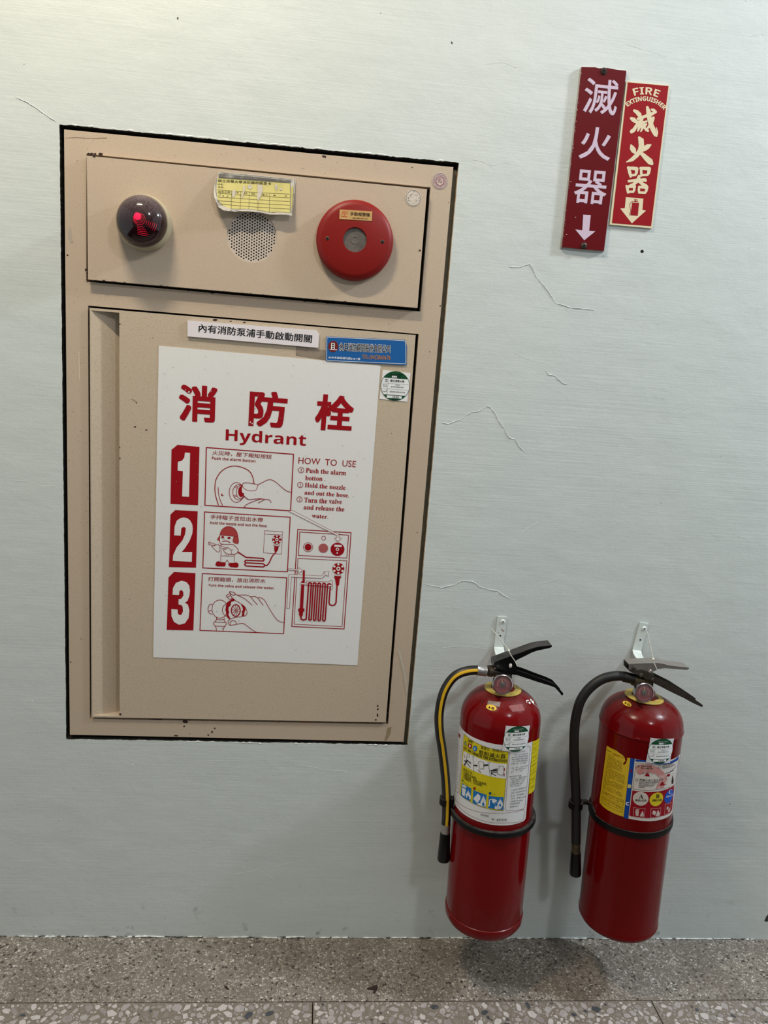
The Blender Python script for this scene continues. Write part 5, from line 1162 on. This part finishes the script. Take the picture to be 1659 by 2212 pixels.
# label artwork of A
CA = Cyl(MA, RA_); ZA = zm(950, 1560, 6.9125)
M_LAB = mat('label_white', (216, 216, 216), rough=.32)
ik = Ink(CA, ZA, M_LAB, lift=.0003); TR_ = ik.st((1385, 283)); BR_ = ik.st((1275, 1500)); mid_ = ik.st((640, 272)); lowm = ik.st((900, 1545))
s_l = -1.9 * RA_; zt, zb = TR_[1], lowm[1] + .0005
ik.polyst([(s_l, zt), (TR_[0] - .001, zt), (TR_[0], zt - .001), (BR_[0], zb + .004), (BR_[0] - .004, zb), (s_l, zb)])
lab = ik.make('product_label', EA); lab['label'] = 'white paper label with a yellow instruction panel'
YLW = (206, 190, 30)
ik = Ink(CA, ZA, (224, 212, 40), lift=.0006)
ik.poly([(365, 170), (1025, 440), (945, 1320), (300, 1065)], YLW); 
ik.poly([(1388, 288), (1492, 205), (1418, 985), (1322, 1076)], YLW, l=.0004)
WHT = (220, 220, 220)
ik.poly([(362, 425), (500, 495), (755, 590), (998, 622), (988, 842), (890, 830), (600, 760), (345, 620)], WHT, l=.0009)
BLU = (32, 110, 176)
for q in ([(335, 905), (475, 985), (462, 1178), (318, 1090)], [(505, 1010), (700, 1080), (690, 1270), (492, 1200)], [(733, 1095), (950, 1115), (942, 1305), (720, 1275)]): ik.poly(q, BLU, l=.0009)
WF = (214, 218, 222)
FL = [(.1, 1), (0, .72), (.12, .5), (.2, .62), (.24, .35), (.34, .2), (.36, .42), (.46, .3), (.5, 0), (.62, .22), (.64, .42), (.72, .34), (.82, .14), (.84, .4), (1, .6), (.98, .85), (.86, 1)]
FI = [(.34, 1), (.3, .84), (.4, .68), (.44, .8), (.54, .58), (.6, .78), (.68, .74), (.7, .9), (.62, 1)]
def flame(x, y, w_, h_, sk=0.0):
    for pts, c_, l_ in ((FL, WF, .0012), (FI, BLU, .0014)): ik.poly([(x + p[0] * w_, y + p[1] * h_ + sk * p[0] * w_) for p in pts], c_, l=l_)
ik.poly([(340, 968), (396, 1000), (380, 1108), (338, 1084)], WF, l=.0012); ik.poly([(338, 950), (350, 925), (362, 940), (378, 932), (388, 955), (404, 958), (398, 985), (342, 955)], WF, l=.0012); ik.line([(338, 962), (398, 995)], 4, BLU, l=.0014)
flame(392, 985, 78, 130, .55)
ik.poly([(572, 1062), (612, 1098), (606, 1150), (562, 1208), (504, 1135)], WF, l=.0012); ik.line([(588, 1068), (608, 1092)], 5, BLU, l=.0014)
flame(610, 1070, 84, 165, .2); ik.poly([(555, 1222), (590, 1200), (640, 1215), (690, 1240), (686, 1258), (600, 1240)], WF, l=.0012)
ik.line([(722, 1250), (738, 1240), (742, 1190), (752, 1152), (792, 1150)], 13, WF, l=.0012, curve=True); ik.poly([(790, 1138), (825, 1145), (856, 1165), (840, 1185), (800, 1208), (784, 1190), (780, 1160)], WF, l=.0012); ik.line([(812, 1198), (830, 1225)], 4, WF, l=.0012); ik.line([(842, 1182), (862, 1210)], 4, WF, l=.0012)
ik.disc((885, 1258), 40, 36, WF, l=.0012); ik.disc((885, 1258), 28, 25, (120, 140, 160), l=.0013, w=2.5); ik.line([(868, 1250), (900, 1262)], 3, (120, 140, 160), l=.0014)
flame(862, 1120, 78, 118, .25); ik.poly([(818, 1262), (832, 1240), (842, 1262), (856, 1280), (860, 1298), (825, 1292)], WF, l=.0012)
for q in ([(365, 170), (1025, 440), (945, 1320), (300, 1065)],): ik.line(q, 4, (90, 60, 50), closed=True, l=.0010)
MR = (120, 40, 60)
ik.line([(1040, 470), (1050, 440), (1320, 350), (1350, 375), (1270, 1260), (1245, 1290), (1000, 1318), (975, 1300)], 4, MR, closed=True, l=.0008); ik.line([(235, 1150), (400, 1275), (600, 1340), (800, 1355), (1000, 1350), (1245, 1300), (1262, 1320), (1250, 1440), (1200, 1480), (1000, 1500), (800, 1498), (600, 1455), (400, 1355), (260, 1220)], 4, MR, l=.0008)
ik.line([(300, 70), (335, 120), (345, 170), (285, 1040), (270, 1050), (225, 1000)], 4, MR, l=.0008)
ik.make('printed_artwork', lab)
ik = Ink(CA, ZA, (30, 30, 30), lift=.0013)
T_ = ik.text
T_('20型', (424, 285), (495, 318), (430, 243), off=.012); T_('蓄壓式（附錶式）', (618, 395), (950, 452), (622, 345), (60, 56, 30)); T_('乾粉滅火器', (588, 475), (982, 540), (592, 404), off=.006)
T_(sansb('A.B.C. DRY CHEMICAL FIRE EXTINGUISHER'), (360, 385), (1000, 597), (366, 345))
ik.poly([(392, 270), (412, 350), (368, 330)], (30, 110, 60)); T_(sansb('A'), (382, 332), (401, 340), (384, 300), WHT, l=.0015); ik.poly([(432, 308), (485, 330), (480, 398), (428, 372)], (150, 24, 30)); T_(sansb('B'), (445, 368), (466, 376), (448, 330), WHT, .03, l=.0016); ik.disc((530, 390), 33, 42, BLU); T_(sansb('C'), (516, 408), (542, 412), (518, 372), WHT, .03, l=.0016)
T_('使用方法：', (355, 715), (500, 785), (360, 675)); T_('1. 拉開安全插銷。', (355, 750), (555, 855), (358, 715), off=.006); T_('2. 握緊皮管，對準火焰基部。', (350, 790), (705, 945), (354, 750), off=.006); T_('3. 緊壓把手，左右掃射。', (352, 830), (640, 962), (356, 795), off=.006)
ik.poly([(350, 845), (365, 885), (335, 875)], (30, 110, 60)); ik.poly([(510, 962), (540, 972), (535, 1010), (505, 998)], (150, 24, 30)); ik.disc((753, 1057), 20, 20, (20, 80, 110)); ik.marks((365, 905), (440, 950), 15); ik.marks((560, 1010), (655, 1045), 15); ik.marks((790, 1080), (835, 1085), 18)
T_('製造號碼', (612, 1385), (728, 1412), (614, 1358)); T_(serif('N') + 'º  ' + serif('617576'), (772, 1462), (995, 1470), (775, 1428))
# three small pictures
ik.line([(500, 495), (515, 735)], 4); ik.line([(722, 580), (757, 812)], 4); T_('1', (365, 425), (372, 428), (366, 402)); T_('2', (508, 523), (518, 527), (509, 500)); T_('3', (740, 612), (752, 615), (741, 590))
for q, w_ in (([(375, 640), (400, 590), (420, 570), (470, 610)], 16), ([(395, 585), (440, 640), (462, 668)], 10), ([(378, 575), (420, 580)], 14), ([(405, 530), (405, 570)], 8), ([(630, 640), (718, 635)], 22), ([(515, 640), (560, 645)], 20), ([(765, 720), (850, 712)], 18), ([(770, 740), (850, 740)], 10), ([(780, 760), (835, 790)], 10), ([(800, 705), (860, 690)], 10), ([(770, 740), (775, 780)], 8)): ik.line(q, w_, l=.0014)
ik.poly([(580, 600), (610, 575), (660, 600), (658, 690), (600, 690)], WHT, l=.0015); ik.line([(580, 600), (610, 575), (660, 600), (658, 690), (600, 690), (598, 640)], 4, closed=True, l=.0017)
ik.poly([(885, 650), (945, 650), (948, 770), (930, 785), (860, 765), (862, 700)], WHT, l=.0015); ik.line([(885, 650), (945, 650), (948, 770), (930, 785), (860, 765), (862, 700), (885, 690)], 4, closed=True, l=.0017); ik.line([(415, 470), (450, 480), (445, 520), (410, 510)], 4, closed=True)
for q in ([(372, 485), (384, 525)], [(580, 712), (615, 745)], [(965, 680), (963, 722)], [(960, 760), (958, 800)]): ik.line(q, 10, (150, 24, 30))
rn = random.Random(2)
for k in range(5): ik.marks((1075 - k * 2, 500 + k * 32), (1318 - k * 3, 470 + k * 34), 21, rnd=rn)
for k in range(3): ik.marks((1068 - k * 2, 690 + k * 30), (1310 - k * 30, 652 + k * 36), 19, rnd=rn)
ik.marks((1040, 820), (1215, 800), 24, rnd=rn)
for k in range(5): ik.marks((1060 - k * 3, 850 + k * 27), (1300 - k * 22, 810 + k * 34), 20, rnd=rn)
for k in range(7): ik.marks((1070 - k * 4, 1025 + k * 41), (1285 - k * 18 if k > 4 else 1288, 975 + k * 46), 22, rnd=rn)
for k in range(11): ik.line([(1385 - k * 6, 330 + k * 66), (1475 - k * 7, 262 + k * 66)], 3, (70, 66, 30), cap=False); 
for k in range(6): ik.marks((1400 - k * 8, 420 + k * 112), (1450 - k * 8, 385 + k * 112), 12, (70, 66, 30), rnd=rn)
T_('國', (288, 215), (312, 235), (290, 160), (160, 30, 40), .03)
for k in range(16): ik.marks((262 - k * 2, 330 + k * 42), (306 - k * 2, 365 + k * 42), 13, (60, 60, 60), rnd=rn)
ik.make('lettering', lab)
ik = Ink(CA, ZA, lift=.0018); cA = ik.st((1150, 245)); inspection(ik, cA, rot=math.radians(-1), sc=.93, l=.0018, shade=(214, 214, 216))
ik.make('inspection_sticker', EA)['label'] = 'white square sticker with a green circle'
# small stickers on the dome (projected on the real dome surface)
def dome_project(mw, prof_f, u, v):
    inv = mw.inverted(); o = inv @ CAM; d = (inv.to_3x3() @ ray(u, v)).normalized(); t = 1.2; last = None
    while t < 2.4:
        p = o + d * t; r = math.hypot(p.x, p.y); zs = prof_f(r)
        if p.z < zs and r < .0817: break
        t += .0004
    n = Vector((p.x, p.y, 0)); return p
def dome_patch(root, mw, R_, shz, dh, pts, m, name, lift=.0006, parent=None, div=6):
    def f(r):
        if r >= R_: return -1
        c = (r / R_) ** (1 / .86); a = math.acos(min(1, c)); return shz + dh * math.sin(a) ** .92
    bm = bmesh.new(); c = (sum(p[0] for p in pts) / len(pts), sum(p[1] for p in pts) / len(pts)); n = len(pts); rings = []
    def q(u, v, h):
        p = dome_project(mw, f, u, v); return p + (Vector((p.x, p.y, (p.z - shz) * 1.4 + .01)).normalized() * h)
    for k in range(1, 4): rings.append([q(c[0] + (p[0] - c[0]) * k / 3, c[1] + (p[1] - c[1]) * k / 3, lift) for p in pts])
    vs = grid(bm, rings); ce = bm.verts.new(q(*c, lift))
    for i in range(n): bm.faces.new((vs[0][i], vs[0][(i + 1) % n], ce))
    return bmobj(name, bm, m, parent or root, local=True, smooth=60)
ZD = zm(940, 1460, 6.9125)
M_GREY = mat('glue_patch', (150, 132, 124), rough=.7, var=.6, vscale=300)
ell = lambda c, a, b, rot=0, n=20: [(c[0] + a * math.cos(2 * PI * k / n) * math.cos(rot) - b * math.sin(2 * PI * k / n) * math.sin(rot), c[1] + a * math.cos(2 * PI * k / n) * math.sin(rot) + b * math.sin(2 * PI * k / n) * math.cos(rot)) for k in range(n)]
def dens(p, m=5): return [tuple(Vector(p[i]).lerp(Vector(p[(i + 1) % len(p)]), k / m)) for i in range(len(p)) for k in range(m)]
DA = dict(root=EA, mw=MA, R_=RA_, shz=SHZ, dh=DH)
dome_patch(**DA, pts=[ZD(*p) for p in dens([(793, 370), (978, 395), (962, 468), (780, 430)])], m=mat('glue_a', (142, 126, 118), rough=.6, var=.5, vscale=300), name='glue_patch')
dome_patch(**DA, pts=[ZD(*p) for p in dens([(1095, 455), (1130, 440), (1295, 422), (1338, 520), (1155, 538)])], m=mat('glue_b', (138, 84, 84), rough=.7, var=1, vscale=260, c2=(150, 30, 36)), name='glue_patch', lift=.0005)
dome_patch(**DA, pts=[ZD(*p) for p in ell((839, 476), 80, 42, .25)], m=flat((226, 186, 60), .35), name='oval_sticker', lift=.0009)
for (a, b, c_, d_) in ((800, 470, 826, 474), (812, 455, 814, 492), (800, 488, 812, 476), (816, 476, 828, 490), (845, 470, 882, 480), (848, 470, 846, 498), (880, 482, 878, 508), (848, 498, 876, 506), (850, 484, 880, 492), (864, 476, 862, 504)):
    e = Vector((c_ - a, d_ - b)); nn = Vector((-e.y, e.x)).normalized() * 3.2
    dome_patch(**DA, pts=[ZD(a + nn.x, b + nn.y), ZD(c_ + nn.x, d_ + nn.y), ZD(c_ - nn.x, d_ - nn.y), ZD(a - nn.x, b - nn.y)], m=flat((30, 26, 20)), name='sticker_stroke', lift=.0014)
dome_patch(**DA, pts=[ZD(*p) for p in ell((703, 385), 18, 12, .3, 9)], m=M_STEELD, name='paint_chip', lift=.0008)
for q in ([(1350, 370), (1362, 375), (1372, 410), (1366, 408)], [(1352, 368), (1390, 362), (1392, 368), (1354, 376)], [(1390, 395), (1412, 392), (1425, 412), (1408, 424), (1392, 412)], [(1412, 350), (1428, 346), (1438, 372), (1424, 384)], [(1432, 376), (1458, 372), (1470, 398), (1474, 432), (1462, 420), (1440, 402)], [(1474, 428), (1482, 430), (1538, 482), (1534, 484)], [(1368, 376), (1385, 368), (1400, 372), (1398, 378), (1382, 376), (1370, 386)]):
    dome_patch(**DA, pts=[ZD(*p) for p in q], m=M_WHITEP, name='paint_drip_mark', lift=.0009)

# ---- the right-hand one
RB = .0828
EB, MB_ = extinguisher('fire_extinguisher', Vector((.7042, -.110, .1565)), math.radians(-1.3), math.radians(-1.1), RB, .5, 1, 'older red fire extinguisher at the right with dull steel levers and plain black hose')
bm = bmesh.new(); R_ = RB; SB = .458; DB = .058
prof = [(.0, .006), (R_ * .6, .003), (R_ * .86, .0), (R_ * .97, .002), (R_ + .0008, .008), (R_ + .0012, .013), (R_ + .0002, .0155), (R_, .017)]
prof += [(R_, .017 + (SB - .006 - .017) * k / 5) for k in range(1, 6)] + [(R_ + .0014, SB - .0045), (R_ + .0016, SB - .002), (R_ + .0006, SB)]
for k in range(1, 17): a = k / 16 * PI / 2; prof.append((max(.014, R_ * math.cos(a) ** .86), SB + DB * math.sin(a) ** .92))
lathe(bm, prof, 96, None, False, True); bmobj('tank', bm, M_RED2, EB, local=True, smooth=30)
CB = Cyl(MB_, RB)
bm = bmesh.new(); ZW = zm(1240, 1480, 6.3808)
s0 = CB.st(*ZW(878, 640)); s1 = CB.st(1357, 1990); tube(bm, [CB.p3(s0[0], SB - .006, -.0004), CB.p3(s0[0], SB * .5, -.0004), CB.p3(s0[0], .016, -.0004)], .0011, 6)
tube(bm, [CB.p3(s0[0] + x, SB - .004 + h, .0004) for x, h in ((-.006, 0), (-.003, .002), (0, .004), (.003, .003), (.006, 0))], .0014, 6)
bmobj('weld_seam', bm, M_RED2, EB, local=True, smooth=60)
TOPB = SB + DB
bm = bmesh.new(); lathe(bm, [(.0245, 0), (.0388, 0), (.0388, .0012), (.0375, .0018), (.0250, .0022), (.0245, .0010)], 64, Matrix.Translation((0, 0, TOPB - .0030)) @ Matrix.Rotation(math.radians(3), 4, 'Y'), False, False)
bmobj('brass_collar', bm, M_BRASS, EB, local=True, smooth=35)
bm = bmesh.new(); lathe(bm, [(.021, TOPB - .004), (.021, TOPB + .010), (.019, TOPB + .013), (.016, TOPB + .014)], 40); bmobj('neck', bm, M_RED2, EB, local=True, smooth=40)
bm = bmesh.new(); lathe(bm, [(.015, TOPB + .010), (.015, TOPB + .030), (.013, TOPB + .034), (.013, TOPB + .048)], 24); bmobj('valve_body', bm, M_BRONZE, EB, local=True, smooth=40)
YC = -.107
gauge(EB, P(1391.3, 1496, -.148), .0200, (-.08, -1, .22), (98, 18, 30), (-.05, .62))
a, b = P(1388, 1472, YC), P(1367, 1468, YC); bm = bmesh.new(); lathe(bm, [(.0108, 0), (.0108, .014), (.0120, .014), (.0120, (b - a).length)], 24, axis(a, b - a)); bmobj('valve_outlet', bm, M_BRONZE, EB, smooth=40)
hp = catmull(pl_path([(1368, 1466.5), (1353, 1462), (1333, 1460), (1308.6, 1464), (1288, 1474.5), (1269.6, 1490.6), (1256, 1510), (1248.6, 1529.6), (1242.8, 1556.2), (1240.3, 1587), (1239.9, 1628), (1241, 1660), (1243.3, 1705), (1244.4, 1750.4), (1244.0, 1820)], YC), 6)
bm = bmesh.new(); tube(bm, hp, .0099, 18); bmobj('hose', bm, M_RUBBER2, EB, smooth=60)
bm = bmesh.new(); a, b = P(1369, 1467, YC), P(1346, 1461, YC); lathe(bm, [(.0101, 0), (.0108, .0), (.0108, .022), (.0101, (b - a).length)], 26, axis(a, b - a)); bmobj('ferrule', bm, M_RUBBER2, EB, smooth=40)
bm = bmesh.new(); a, b = P(1244, 1820, YC), P(1243.8, 1843, YC); lathe(bm, [(.0092, 0), (.0092, (b - a).length)], 26, axis(a, b - a)); bmobj('ferrule', bm, M_BRONZE, EB, smooth=40)
bm = bmesh.new(); a, b = P(1243.8, 1840, YC), P(1242.6, 1888, YC); L_ = (b - a).length; lathe(bm, [(.0100, 0), (.0106, .003), (.0126, L_ - .004), (.0120, L_), (.008, L_), (.008, L_ - .005)], 28, axis(a, b - a), True, True); bmobj('nozzle', bm, M_BLACK, EB, smooth=40)
ZK = zm(1340, 1400, 8.295); YF = -.1200; YB = -.0920
top = px2([(155, 290), (200, 285), (450, 277), (680, 270), (780, 288), (860, 310), (1040, 334), (1225, 355), (1240, 357)], YF, ZK)
bot = px2([(152, 400), (250, 430), (480, 470), (620, 410), (680, 378), (800, 362), (1000, 378), (1190, 394), (1234, 372)], YF, ZK)
bm = bmesh.new(); channel(bm, top, bot, YF, YB, .0014, 'top'); bmesh.ops.bevel(bm, geom=[e for e in bm.edges if e.calc_face_angle(0) > 1.2 and len(e.link_faces) == 2], offset=.0006, segments=2, affect='EDGES')
bmobj('upper_lever', bm, M_STEEL, EB, smooth=40)
top = px2([(165, 385), (250, 400), (390, 392), (500, 425), (660, 530), (840, 620), (1000, 700), (1200, 830), (1340, 922), (1440, 992), (1480, 1022)], YF - .002, ZK)
bot = px2([(165, 415), (230, 452), (400, 520), (500, 570), (620, 640), (760, 710), (900, 782), (1150, 902), (1300, 985), (1430, 1044), (1474, 1060)], YF - .002, ZK)
bm = bmesh.new(); channel(bm, top, bot, YF - .002, YB + .002, .0014, 'bottom'); bmesh.ops.bevel(bm, geom=[e for e in bm.edges if e.calc_face_angle(0) > 1.2 and len(e.link_faces) == 2], offset=.0005, segments=2, affect='EDGES')
ll = bmobj('lower_lever', bm, M_STEELD, EB, smooth=40); ll['label'] = 'dull brownish steel lower lever'
for (a, b) in ((245, 362), (370, 486), (572, 572)): screw('rivet', P(*ZK(a, b), YF - .0022), .0044, M_STEELD, EB, cross=False, h=.0022)
bm = bmesh.new(); c = P(*ZK(533, 425), YF - .003); tube(bm, [c + Vector((0, .004, -.003)), c + Vector((.001, 0, .004))], .0016, 8); bmobj('pull_pin', bm, mat('pin_white', (200, 196, 190)), EB, smooth=60)
bm = bmesh.new(); tt = [P(1395.5, 1359, -.112), P(1399.5, 1372, -.114), P(1405, 1397, -.118), P(1410.5, 1421, -.122), P(1412, 1429, -.1235), P(1416, 1439, -.1235), P(1419.5, 1448, -.1225)]
tube(bm, catmull(tt, 4), .0009, 7); bmesh.ops.create_uvsphere(bm, u_segments=10, v_segments=8, radius=.0026, matrix=Matrix.Translation(P(1411, 1424, -.1235))); bmobj('safety_seal', bm, mat('nylon_white', (222, 220, 206)), EB, smooth=60)
strap(EB, MB_, RB, .2515, .0035, .0135, M_STRAP, math.radians(-1.5))
hcB = P(1243.5, 1737, YC)
clip(EB, hcB, .0108, M_STRAP, math.radians(95))
bm = bmesh.new(); a = hcB + Vector((.013, .003, .004)); tube(bm, [a, a + Vector((.010, .0, .0)), Vector((.7042 - RB - .001, a.y, a.z - .006)), Vector((.7042 - RB + .002, a.y - .02, a.z - .016))], .0055, 8); bmobj('clip_arm', bm, M_STRAP, EB, smooth=60)
# label artwork of B
ZL = zm(1270, 1580, 7.9)
ik = Ink(CB, ZL, mat('label_old_white', (206, 200, 194), rough=.35, var=.4, vscale=60, c2=(180, 160, 150)), lift=.0004)
R_T = ik.st((1556, 398)); zt = ik.st((800, 464))[1]; zb = ik.st((1080, 1528))[1]; sl_ = ik.st((800, 464))[0]; sr = ik.st((1545, 560))[0]
ik.polyst([(sl_, zt), (sr, zt), (sr, zb), (sl_ + .0015, zb)]); lb = ik.make('product_label', EB); lb['label'] = 'stained white and red label with letters A B C'
ik = Ink(CB, ZL, mat('label_yellow', (206, 172, 28), rough=.4), lift=.0005)
ik.poly([(325, 240), (400, 285), (480, 322), (590, 400), (625, 440), (640, 500), (600, 550), (615, 572), (650, 545), (672, 480), (668, 448), (725, 452), (610, 1455), (480, 1412), (330, 1335), (250, 1272), (200, 1210), (205, 1150)]); yb_ = ik.make('caution_label', EB); yb_['label'] = 'torn yellow caution label'
ik = Ink(CB, ZL, (20, 66, 150), lift=.0006)
ik.poly([(725, 455), (800, 464), (682, 1492), (611, 1472)]); ik.poly([(812, 472), (985, 492), (1200, 520), (1330, 535), (1420, 505), (1548, 412), (1540, 470), (1400, 545), (1180, 560), (980, 520), (812, 510)]); 
ik.line([(1545, 470), (1420, 1300)], 7, (60, 80, 150)); ik.make('blue_band', lb)
RP = (140, 14, 30); WL = (196, 184, 178)
ik = Ink(CB, ZL, RP, lift=.0008)
ik.poly([(760, 1003), (1000, 1030), (1200, 1020), (1350, 980), (1465, 915), (1430, 1330), (1395, 1390), (1250, 1440), (1050, 1475), (850, 1465), (720, 1440), (705, 1420)])
ik.line([(822, 545), (840, 532), (1000, 552), (1200, 570), (1400, 545), (1530, 480), (1540, 500), (1500, 880), (1480, 900), (1350, 960), (1200, 990), (1000, 1003), (800, 985), (765, 965), (770, 900)], 4, (50, 40, 40), closed=True, l=.0008)
ik.poly([(812, 600), (900, 560), (1060, 560), (1200, 610), (1300, 700), (1350, 800), (1290, 960), (1150, 985), (1230, 800), (1150, 720), (1000, 690), (880, 740), (830, 700)], mat('pink_stain', (186, 126, 122), rough=.5, var=1, vscale=90, c2=(200, 176, 168)), l=.00075)
cA_ = ik.st((900, 1145)); cB_ = ik.st((1170, 1148)); cC_ = ik.st((1385, 1085)); zc = cA_[1]
for c_, col_ in ((cA_, (196, 186, 178)), (cB_, (204, 184, 40)), (cC_, (30, 76, 170))): ik.discst((c_[0], zc), .0150, .0150, col_, l=.0010)
for q in ([(780, 1295), (975, 1310), (958, 1470), (773, 1450)], [(1072, 1312), (1240, 1298), (1222, 1455), (1065, 1468)], [(1312, 1240), (1412, 1205), (1396, 1382), (1300, 1412)]): ik.line(q, 5, (200, 170, 165), closed=True, l=.0010)
for q in ([(808, 1345), (870, 1350), (860, 1440), (815, 1435)], [(930, 1350), (950, 1400), (950, 1450), (880, 1445), (900, 1400)], [(1110, 1340), (1165, 1365), (1140, 1430), (1090, 1400)], [(1190, 1330), (1225, 1400), (1205, 1445), (1150, 1445)], [(1340, 1275), (1370, 1280), (1360, 1330), (1335, 1330)], [(1370, 1320), (1395, 1290), (1385, 1365), (1355, 1375)], [(815, 1325), (880, 1325), (870, 1342), (820, 1342)]): ik.poly(q, (196, 176, 170), l=.0010)
ik.poly([(970, 755), (985, 720), (1010, 705), (1040, 720), (1052, 765)], RP, l=.0010); ik.poly([(1335, 762), (1350, 730), (1380, 715), (1398, 735), (1385, 762)], RP, l=.0010); ik.poly([(1220, 920), (1240, 880), (1270, 850), (1300, 900), (1350, 890), (1290, 915)], RP, l=.0010)
ik.line([(930, 720), (1000, 690), (1050, 700)], 5, (60, 50, 50), l=.001); ik.line([(1320, 710), (1400, 690), (1440, 650), (1495, 590)], 8, (40, 34, 34), l=.001); ik.line([(1400, 680), (1450, 660)], 10, (40, 34, 34), l=.001); ik.poly([(1425, 850), (1440, 740), (1455, 830), (1448, 890), (1425, 885)], (40, 34, 34), l=.001)
ik.make('printed_artwork', lb)
ik = Ink(CB, ZL, (30, 26, 26), lift=.0012)
T_ = ik.text
T_(serif('A'), (868, 1138), (945, 1142), (872, 1065)); T_('普通火災用', (805, 1188), (990, 1192), (808, 1150), off=.014); T_(serif('B'), (1155, 1135), (1215, 1132), (1158, 1068)); T_('油類火災用', (1090, 1192), (1250, 1182), (1092, 1150), off=.014)
T_(serif('C'), (1370, 1070), (1420, 1048), (1374, 1000), (210, 214, 224)); T_('電氣火災用', (1328, 1130), (1436, 1090), (1332, 1095), (210, 214, 224), .012)
T_(sansb('A'), (718, 692), (762, 694), (722, 640), (130, 20, 40), .03); T_(sansb('B'), (678, 960), (735, 962), (684, 900), (214, 206, 120), .03); T_(sansb('C'), (645, 1255), (702, 1262), (650, 1195), (214, 214, 216), .03)
T_('拉出安全插銷', (905, 595), (1085, 612), (908, 568), off=.008); T_(sansb('PULL RING PIN'), (900, 628), (1105, 640), (902, 608)); T_('握緊壓把', (1258, 605), (1440, 555), (1260, 578)); T_(sansb('SQUEEZE LEVER'), (1262, 632), (1478, 568), (1264, 612), off=.016)
T_('距離火場三至五公尺', (878, 835), (1280, 828), (880, 800), off=.008)
for s, a, b, c in (('START FROM 2-3M BACK', (870, 866), (1195, 866), (872, 845)), ('AIM AT BASE OF FIRE,', (866, 895), (1150, 900), (868, 875)), ('USE EXTINGUISHER', (864, 924), (1120, 930), (866, 905)), ('UPRIGHT.', (862, 952), (975, 956), (864, 935))): T_(sansb(s), a, b, c)
for s, c in (('1', (860, 585)), ('3', (1218, 602)), ('2', (832, 822))): ik.disc(c, 22, w=4); T_(s, (c[0] - 5, c[1] + 9), (c[0] + 5, c[1] + 10), (c[0] - 5, c[1] - 10))
ik.make('lettering', lb)
ik = Ink(CB, ZL, (60, 46, 20), lift=.0008)
T_ = ik.text; T_('注意事項', (420, 385), (550, 436), (428, 362), (150, 60, 30), .012); ik.line([(328, 312), (405, 352)], 7, (60, 44, 30)); ik.line([(575, 432), (612, 448)], 6, (60, 44, 30))
rn = random.Random(4)
for k in range(24):
    x0 = 352 - k * 4.4; y0 = 400 + k * 24.5; x1 = min(x0 + 330, 672 - k * 3.6); y1 = y0 + (x1 - x0) * .46
    if k in (0, 8, 15, 20): x1 = x0 + 100; y1 = y0 + 40
    if k < 8 and x1 > 585: x1 = 585 - k; y1 = y0 + (x1 - x0) * .46
    ik.marks((x0, y0), (x1, y1), 15, rnd=rn)
for q in ([(250, 995), (615, 1175), (605, 1260), (242, 1085)], [(242, 1108), (600, 1295), (592, 1380), (232, 1200)], [(400, 1078), (392, 1160)], [(516, 1130), (508, 1215)], [(362, 1170), (355, 1260)], [(490, 1238), (482, 1322)], [(246, 1040), (610, 1218)], [(237, 1155), (596, 1338)]): ik.line(q, 3, closed=len(q) == 4, cap=False)
for (x, y) in ((256, 1035), (300, 1060), (420, 1115), (530, 1165), (256, 1148), (390, 1210), (500, 1275)): ik.marks((x, y), (x + 75, y + 37), 17, rnd=rn)
ik.make('lettering', yb_)
ik = Ink(CB, ZL, lift=.0018); cI = ik.st((1245, 330)); inspection(ik, cI, rot=math.radians(-1), sc=.93, l=.0018, shade=(206, 206, 210)); ik.make('inspection_sticker', EB)['label'] = 'white square sticker with a green circle'
DBk = dict(root=EB, mw=MB_, R_=RB, shz=SB, dh=DB)
dome_patch(**DBk, pts=[ZW(*p) for p in ell((733, 260), 64, 32, .42)], m=flat((226, 186, 60), .35), name='oval_sticker', lift=.0009)
for (a, b, c_, d_) in ((702, 240, 724, 250), (714, 234, 706, 264), (700, 258, 726, 262), (742, 262, 770, 274), (742, 262, 738, 284), (768, 274, 764, 292), (740, 284, 764, 292)):
    e = Vector((c_ - a, d_ - b)); nn = Vector((-e.y, e.x)).normalized() * 3.2
    dome_patch(**DBk, pts=[ZW(a + nn.x, b + nn.y), ZW(c_ + nn.x, d_ + nn.y), ZW(c_ - nn.x, d_ - nn.y), ZW(a - nn.x, b - nn.y)], m=flat((30, 26, 20)), name='sticker_stroke', lift=.0014)
bpy.context.view_layer.update()
